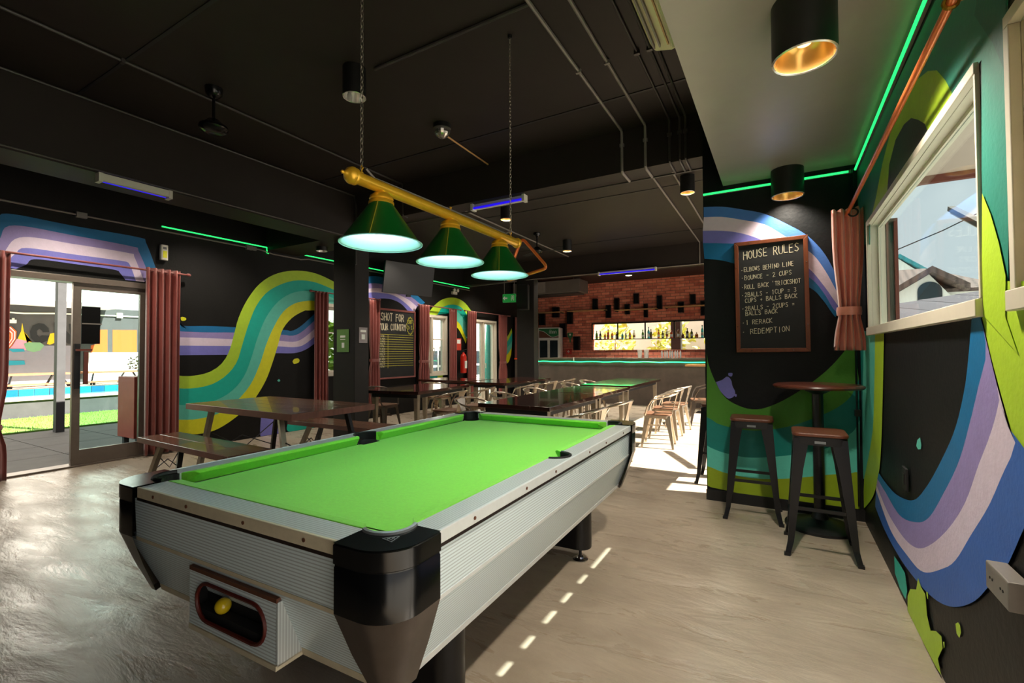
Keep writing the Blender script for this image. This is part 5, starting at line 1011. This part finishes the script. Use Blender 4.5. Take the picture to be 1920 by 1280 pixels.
fz = thing('drinks_cooler', 'white drinks cooler with two glass doors and green header', 'refrigerator', (-6.28, 13.25, 0), math.radians(14))
MB().box(-.34, .34, .0, .6, .0, 2.06).build('cabinet', 'cooler_white', fz, bevel=.01); MB().box(-.31, .31, -.012, 0, 1.74, 2.03).build('header', 'cooler_green', fz)
for s in (0, 1):
    d = frame_x(0, 1, 0, 1, 0, 1, .1) if False else MB(); x0 = -.32+s*.325; d.box(x0, x0+.31, -.03, 0, .25, .29).box(x0, x0+.31, -.03, 0, 1.66, 1.70).box(x0, x0+.03, -.03, 0, .29, 1.66).box(x0+.28, x0+.31, -.03, 0, .29, 1.66)
    dd = d.build('door', 'cooler_white', fz); MB().box(x0+.03, x0+.28, -.015, -.005, .29, 1.66).build('door_pane', 'glass_dark', dd)
hp = MB(); cv = smooth_curve([(-.31, 1.97), (-.15, 1.93), (0, 1.82), (.12, 1.76), (.31, 1.80)], 24); n = len(cv); hp.add([(x, -.014, z) for x, z in cv]+[(x, -.014, 1.74) for x, z in cv], [(i, i+1, n+i+1, n+i) for i in range(n-1)]); hp.build('header_swoosh', 'cooler_brown', fz)
hs = MB(); hs.tube([(x, -.016, z) for x, z in cv], .008, 4)
for k in range(4):
    a = .02+k*.06; hs.tube([(a, -.016, 1.87), (a, -.016, 1.93), (a+.02, -.016, 1.955), (a+.04, -.016, 1.93), (a+.04, -.016, 1.87)], .007, 4)
hs.tube([(.02, -.016, 1.975), (.05, -.016, 1.985), (.09, -.016, 1.97)], .006, 4); hs.build('header_script', 'print_white', fz)
sg = thing('first_aid_sign', 'green pointer sign above a red cross box on the brick wall', 'sign', (-5.87, 13.985, 1.62)); MB().add([(-.08, 0, .16), (-.10, 0, .30), (.10, 0, .30), (.08, 0, .16), (.02, 0, .10), (.02, 0, -.02), (-.02, 0, -.02), (-.02, 0, .10)], [tuple(range(8))]).build('plate', 'cooler_green', sg, solid=.01); MB().box(-.03, .03, -.009, -.006, .2, .26).build('pictogram', 'print_white', sg)
fa_ = thing('first_aid_box', 'red first aid box with white cross on the brick wall', 'box', (-5.91, 13.97, 1.22)); MB().box(-.10, .10, -.04, .02, 0, .17).build('case', 'extinguisher_red', fa_, bevel=.01); MB().box(-.012, .012, -.043, -.04, .04, .13).box(-.045, .045, -.043, -.04, .073, .097).build('cross', 'print_white', fa_)
ab = thing('air_conditioner', 'grey cassette air conditioner under the ceiling by the far column', 'air conditioner', (-5.75, 12.45, 2.92)); MB().box(-1.2, .95, -.3, .35, .06, .42).build('casing', 'box_grey', ab, bevel=.02); MB().box(-1.1, .85, -.25, .3, .02, .06).build('grille', 'conduit_dark', ab); MB().box(-.55, -.1, -.32, -.30, .1, .4).build('panel', 'conduit_grey', ab)
MB().box(-1.0, -.96, -.2, .3, .42, .53).box(.7, .74, -.2, .3, .42, .53).build('hanger', 'conduit_dark', ab)

# ------------------------------------------------------------------ courtyard beyond the sliding door
struct(MB().box(-10.9, -7.25, -2, 8.0, -.13, -.03).build('yard_floor', 'tile_joint'))
yt = bpy.data.objects['yard_floor']; tm = MB().box(0, .892, 0, .892, -.03, -.004); first = None
for i in range(4):
    for j in range(7):
        if first is None: first = tm.build('tile', 'yard_tile', yt); o = first
        else: o = first.copy(); COL.objects.link(o)
        o.location = (-10.885+i*.905, -.3+j*.905, 0)
tf = MB().box(-13.24, -10.9, -3, 8.9, -.13, .02).build('turf', 'turf'); tf['kind'] = 'stuff'; tag(tf, 'strip of bright artificial grass in front of the swimming pool', 'grass')
rnd = random.Random(3); gb = MB()
for _ in range(5000):
    x, y = rnd.uniform(-13.22, -10.92), rnd.uniform(1.5, 6.5); a = rnd.uniform(0, PI); h = rnd.uniform(.02, .045); dx, dy = .006*math.cos(a), .006*math.sin(a); gb.add([(x-dx, y-dy, .018), (x+dx, y+dy, .018), (x+rnd.uniform(-.015, .015), y+rnd.uniform(-.015, .015), .018+h)], [(0, 1, 2)])
g = gb.build('grass_blades', 'turf', tf); g['kind'] = 'stuff'
struct(MB().box(-10.6, -10.47, 2.97, 3.08, -.03, 3.3).build('column_yard', 'planter_dark'))
SP = thing('swimming_pool', 'raised swimming pool with blue tiled edge beyond the grass', 'pool', (-15.5, 4.5, 0))
MB().box(1.9, 2.2, -8, 4.4, 0, .36).build('near_wall', 'planter_dark', SP); MB().box(1.85, 2.25, -8, 4.4, .36, .40).build('coping', 'deck_stone', SP); MB().box(-1.9, 1.9, -8, 4.4, .15, .19).build('water', 'pool_water', SP)
MB().box(-2.2, -1.92, -8, 4.4, 0, .37).build('far_wall', 'planter_dark', SP)
tp = None
for k in range(26):
    m = MB().box(-1.92, -1.90, 0, .285, .17, .365)
    if tp is None: tp = m.build('waterline_tile', 'pool_tile', SP); o = tp; tq = None
    else: o = (tp if k % 3 else (tq or tp)).copy(); COL.objects.link(o)
    if k == 1: tq = m.build('waterline_tile', 'pool_tile_dark', SP); o2 = o; bpy.data.objects.remove(o2); o = tq
    o.location = (0, -2.4+k*.30, 0)
struct(MB().box(-20, -17.7, -4, 13, -.13, .37).build('yard_deck', 'deck_stone'))
wy = struct(MB().box(-20.3, -20, -6, 16, -.13, 2.86).build('wall_yard', 'yard_grey'), 'grey courtyard wall with painted mural'); struct(MB().box(-20.6, -20.3, -8, 18, 2.7, 7.5).build('wall_yard_upper', 'white_render'), 'white upper wall above the courtyard mural')
struct(MB().box(-20.3, -17.6, -6, 6.9, 2.80, 3.0).build('yard_canopy', 'white_render'))
paint_polys(YARDMURAL, 'yard', wy, .004, .002); paint_polys(RAINBOW, 'yard', wy, .03, .002); paint_polys(YARDDOORS, 'yard', wy, .004, .002)
MB().box(-19.996, -19.99, 6.4, 9.5, .37, 1.35).build('mural_patch', 'paint_whiteart', wy)
yl = thing('emergency_light', 'white emergency light box high on the courtyard wall', 'lamp', (-19.95, 4.58, 2.24)); MB().box(-.05, .08, -.14, .14, 0, .1).build('case', 'plastic_white', yl); MB().cyl((.02, -.08, .1), (.02, -.08, .15), .03).cyl((.02, .08, .1), (.02, .08, .15), .03).build('spot', 'plastic_white', yl)
yp = thing('conduit', 'white conduit with junction box across the courtyard wall', 'conduit', (-19.96, 5.5, 2.5)); MB().tube([(0, -2, .1), (0, -.6, .05), (0, .2, .1), (0, 4, .14)], .025, 6).build('pipe', 'plastic_white', yp); MB().box(-.03, .06, 1.68, 1.84, .05, .22).build('junction_box', 'plastic_white', yp)
for y, lb in ((4.75, 'left timber picnic set on the far side of the swimming pool'), (6.5, 'right timber picnic set on the far side of the swimming pool')):
    t = thing('garden_table', lb, 'table', (-18.5, y, .37), 0, 'timber picnic sets by the swimming pool'); MB().box(-.35, .35, -.75, .75, .34, .39).build('table_top', 'yard_wood', t); MB().box(.5, .8, -.75, .75, .08, .12).build('bench_seat', 'yard_wood', t)
    for s in (-1, 1): MB().beam((.3, s*.5, .34), (.5, s*.62, 0), .04, .04).build('leg', 'satin_black', t); MB().beam((-.3, s*.5, .34), (-.5, s*.4, 0), .04, .04).build('leg', 'satin_black', t); MB().beam((.65, s*.6, .08), (.65, s*.6, 0), .05, .05).build('bench_leg', 'satin_black', t)
rc = thing('cabinet', 'red cabinet on legs just outside the sliding door', 'cabinet', (-7.9, 3.3, 0)); MB().box(-.25, .25, -.34, .34, .14, .985).build('body', 'cabinet_red', rc, bevel=.008); MB().box(.25, .262, -.3, .3, .2, .93).build('door', 'cabinet_red', rc)
for sx in (-1, 1):
    for sy in (-1, 1): MB().box(sx*.2-.03, sx*.2+.03, sy*.26-.03, sy*.26+.03, -.004, .14).build('leg', 'planter_dark', rc)
def leafy(name, label, cat, loc, rx, ry, rz_, n, m, size, seed, stems=True):
    t = thing(name, label, cat, loc); rnd = random.Random(seed); mb = MB()
    for _ in range(n):
        a, b = rnd.uniform(0, 2*PI), math.acos(rnd.uniform(-1, 1)); k = rnd.uniform(.55, 1)**.5; c = Vector((rx*k*math.sin(b)*math.cos(a), ry*k*math.sin(b)*math.sin(a), rz_+rz_*k*math.cos(b)))
        d = Vector((rnd.uniform(-1, 1), rnd.uniform(-1, 1), rnd.uniform(-.6, .6))).normalized(); s = d.orthogonal().normalized(); z = size*rnd.uniform(.6, 1.3); mb.add([c, c+d*z*.5+s*z*.25, c+d*z, c+d*z*.5-s*z*.25], [(0, 1, 2, 3)])
    f = mb.build('foliage', m, t); f['kind'] = 'stuff'
    if stems: MB().cyl((0, 0, 0), (0, 0, rz_*1.4), .03, .015).build('stem', 'shutter_brown', t)
leafy('potted_plant', 'drooping olive plant on top of the red cabinet', 'plant', (-7.9, 3.2, 1.04), .16, .22, .12, 220, 'leaf_olive', .055, 5, False)
leafy('shrub', 'bright leafy shrub outside the window behind the near column', 'shrub', (-8.9, 7.35, -.13), .7, 1.0, 1.1, 900, 'leaf_green', .22, 6)
fc = thing('apartment_building', 'pale building with dark panes seen through the casement window', 'building', (-13.6, 17.5, -.13))
MB().box(-3, 0, -6.0, 8, 0, 7).build('wall', 'white_render', fc); MB().box(-.02, .03, -6, 8, 1.65, 2.5).build('pink_band', 'facade_pink', fc)
for k in range(9):
    y = -5.6+k*1.45; f = MB().box(-.02, .05, y, y+1.1, .2, 1.6).build('window', 'white_render', fc); MB().box(.05, .06, y+.06, y+.5, .85, 1.5).build('pane', 'glass_dark', f); MB().box(.05, .06, y+.62, y+1.04, .85, 1.5).build('pane', 'glass_dark', f); MB().box(.05, .06, y+.06, y+.5, .28, .75).build('pane', 'glass_dark', f); MB().box(.05, .06, y+.62, y+1.04, .28, .75).build('pane', 'glass_dark', f)
pr = thing('parasol', 'folded pale green parasol outside the far glass door', 'parasol', (-8.6, 13.35, -.13)); MB().lathe([(.02, 2.5), (.06, 2.4), (.14, 1.4), (.2, .6), (.16, .5)], 14).build('canopy', 'paint_aqua', pr, smooth=True); MB().cyl((0, 0, 0), (0, 0, 2.6), .025).lathe([(0, .06), (.3, .05), (.3, 0), (0, 0)], 16).build('pole', 'plastic_white', pr)
# garden behind the bottle opening
struct(MB().box(-9, 3, 18.0, 18.3, -.13, 6).build('wall_garden', 'white_render'))
for i, (x, y, lb) in enumerate(((-5.2, 16.6, 'left sunlit bush behind the bottle rack'), (-3.25, 16.9, 'middle sunlit bush behind the bottle rack'), (-1.5, 16.6, 'right sunlit bush behind the bottle rack'))): leafy('shrub', lb, 'shrub', (x, y, -.13), .7, .5, 1.35, 330, 'foliage_lit', .3, 20+i)
gp = struct(MB().box(-3.05, -2.75, 15.6, 15.9, -.13, 3.5).build('column_garden', 'column_grey'))

# ------------------------------------------------------------------ outside the right window
so_ = struct(MB().box(.62, 2.06, 1.5, 6.0, 3.0, 3.06).build('porch_roof', 'soffit_paint'), 'pinkish porch soffit outside the right window')
edge = MB(); prev = 1.5
for a, b in ((1.628, 1.732), (1.828, 1.938), (2.044, 2.175), (2.257, 2.379), (2.486, 2.61), (2.70, 3.04)):
    edge.box(2.06, 2.16, prev, a+.739, 3.0, 3.06); edge.box(2.06, 2.094, a+.739, b+.739, 3.0, 3.06); prev = b+.739
edge.box(2.06, 2.16, prev, 6.0, 3.0, 3.06); edge.build('notched_edge', 'soffit_paint', so_)
MB().box(.62, 3.6, -2.0, 2.3, 3.35, 3.42).box(3.4, 3.5, -1.9, -1.8, -.13, 3.35).build('side_porch', 'soffit_paint', so_)  # unseen roof slab and post, added to keep direct sun out of the side opening
MB().box(.62, 2.16, 5.94, 6.0, 2.93, 3.0).build('end_fascia', 'shutter_brown', so_)
for y in (5.9, 1.56): MB().box(2.0, 2.08, y-.04, y+.04, -.13, 3.0).build('porch_post', 'soffit_paint', so_)
sh = thing('window_shutter', 'red brown shutter folded back outside the right window', 'shutter', (.69, 4.12, 1.40)); MB().box(-.05, -.02, -.17, .0, 0, .78).build('frame', 'shutter_brown', sh); MB().box(-.06, .0, -.17, -.14, .0, .78).build('stile', 'shutter_brown', sh)
MB().box(-.062, -.05, -.1, -.06, .3, .4).build('hinge', 'matte_black', sh)
sl = thing('street_lamp', 'grey tube street lamp on a pole outside the right window', 'street lamp', (1.72, 6.12, -.13)); MB().cyl((0, 0, 0), (0, 0, 2.66), .02).build('pole', 'conduit_dark', sl); MB().beam((0, 0, 2.62), (-.02, .9, 3.03), .06, .05).build('lamp_arm', 'box_grey', sl); MB().beam((0, .1, 2.63), (-.02, .85, 2.97), .04, .02).build('tube', 'tube_white', sl)
lr = thing('metal_roof', 'rusty low metal roof below the right window view', 'roof', (3.6, 13, -.13))
for k in range(8): MB().loft([[(-2.6+k*.85, -4.5, 1.75+k*.04), (-2.6+k*.85+.86, -4.5, 1.79+k*.04), (-2.6+k*.85+.86, -4.5, 1.74+k*.04), (-2.6+k*.85, -4.5, 1.70+k*.04)], [(-2.6+k*.85, 5, 2.55+k*.12), (-2.6+k*.85+.86, 5, 2.66+k*.12), (-2.6+k*.85+.86, 5, 2.61+k*.12), (-2.6+k*.85, 5, 2.50+k*.12)]]).build('sheet', 'roof_sheet', lr)
MB().box(-2.5, 4.2, -4.2, -4.0, 0, 1.72).box(-2.5, 4.2, 4.6, 4.9, 0, 2.45).build('support_wall', 'ground_concrete', lr)
ho = thing('house', 'house with brown tiled roof and round topped gable window', 'house', (9.5, 45, -.13))
MB().box(-4.6, 3.4, .6, 9, 0, 5.9).build('wall', 'white_render', ho)
gb_ = MB(); gb_.loft([[(-3.0, 0, 4.9), (1.6, 0, 4.9), (.1, 0, 7.0)], [(-3.0, .7, 4.9), (1.6, .7, 4.9), (.1, .7, 7.0)]]); gb_.box(-3.0, 1.6, 0, .7, 0, 4.9); gb_.build('gable', 'white_render', ho)
w_ = [(.1+.7*math.cos(PI*i/12), 5.75+.7*math.sin(PI*i/12)) for i in range(13)]+[(-.6, 5.0), (.8, 5.0)]; MB().loft([[(x, -.06, z) for x, z in w_], [(x, .02, z) for x, z in w_]]).build('gable_window', 'glass_dark', ho)
def slab(p, q, r, s_, th=.18): return MB().loft([[Vector(v) for v in (p, q, r, s_)], [Vector(v)-Vector((0, 0, th)) for v in (p, q, r, s_)]])
slab((.1, -.9, 7.5), (-3.6, -.9, 5.0), (-3.6, 5, 5.0), (.1, 5, 7.5), .45).build('gable_roof', 'roof_tile', ho); slab((.1, -.9, 7.5), (2.1, -.9, 6.1), (2.1, 5, 6.1), (.1, 5, 7.5), .45).build('gable_roof', 'roof_tile', ho)
slab((-1.1, 4, 8.0), (.7, 4, 8.0), (4.4, .4, 5.9), (-5.2, .4, 5.9), .25).build('main_roof', 'roof_tile', ho); slab((.7, 4, 8.0), (4.4, .4, 5.9), (4.4, 9, 5.9), (.7, 6, 8.0), .25).build('hip_roof', 'roof_tile', ho)
h2 = thing('house', 'teal roofed house at the left of the right window view', 'house', (9.6, 56, -.13)); MB().loft([[(-3.4, 0, 0), (2.8, 0, 0), (2.8, 0, 7.6), (.2, 0, 10.0), (-3.4, 0, 7.4)], [(-3.4, 6, 0), (2.8, 6, 0), (2.8, 6, 7.6), (.2, 6, 10.0), (-3.4, 6, 7.4)]]).build('wall', 'white_render', h2)
slab((.2, -.5, 10.4), (-3.8, -.5, 7.6), (-3.8, 6.5, 7.6), (.2, 6.5, 10.4), .3).build('roof', 'roof_teal', h2); slab((.2, -.5, 10.4), (3.2, -.5, 8.0), (3.2, 6.5, 8.0), (.2, 6.5, 10.4), .3).build('roof', 'roof_teal', h2); slab((-3.8, -1.2, 7.0), (1.4, -1.2, 7.0), (1.4, 0, 7.8), (-3.8, 0, 7.8), .1).build('canopy', 'roof_teal', h2)
h3 = thing('house', 'teal roofed house at the right of the right window view', 'house', (17.4, 52, -.13)); MB().box(-2, 6, 0, 5, 0, 7.6).build('wall', 'white_render', h3); slab((-2.5, -.6, 7.6), (6.5, -.6, 7.6), (5, 3, 9.0), (1, 3, 9.0), .25).build('roof', 'roof_teal', h3)
for i, (A, B, lb) in enumerate((((5.6, 38, 7.3), (12, 38, 10.3), 'lower overhead wire outside the right window'), ((5.5, 30, 9.3), (12, 30, 11.4), 'upper overhead wire outside the right window'))):
    t = thing('overhead_wire', lb, 'wire', A); MB().tube([(0, 0, 0), ((B[0]-A[0])*.5, 0, (B[2]-A[2])*.5-.15), (B[0]-A[0], 0, B[2]-A[2])], .035, 5).build('cable', 'matte_black', t); MB().cyl((B[0]-A[0], 0, -A[2]-.13), (B[0]-A[0], 0, B[2]-A[2]+.3), .12).build('pole', 'ground_concrete', t)
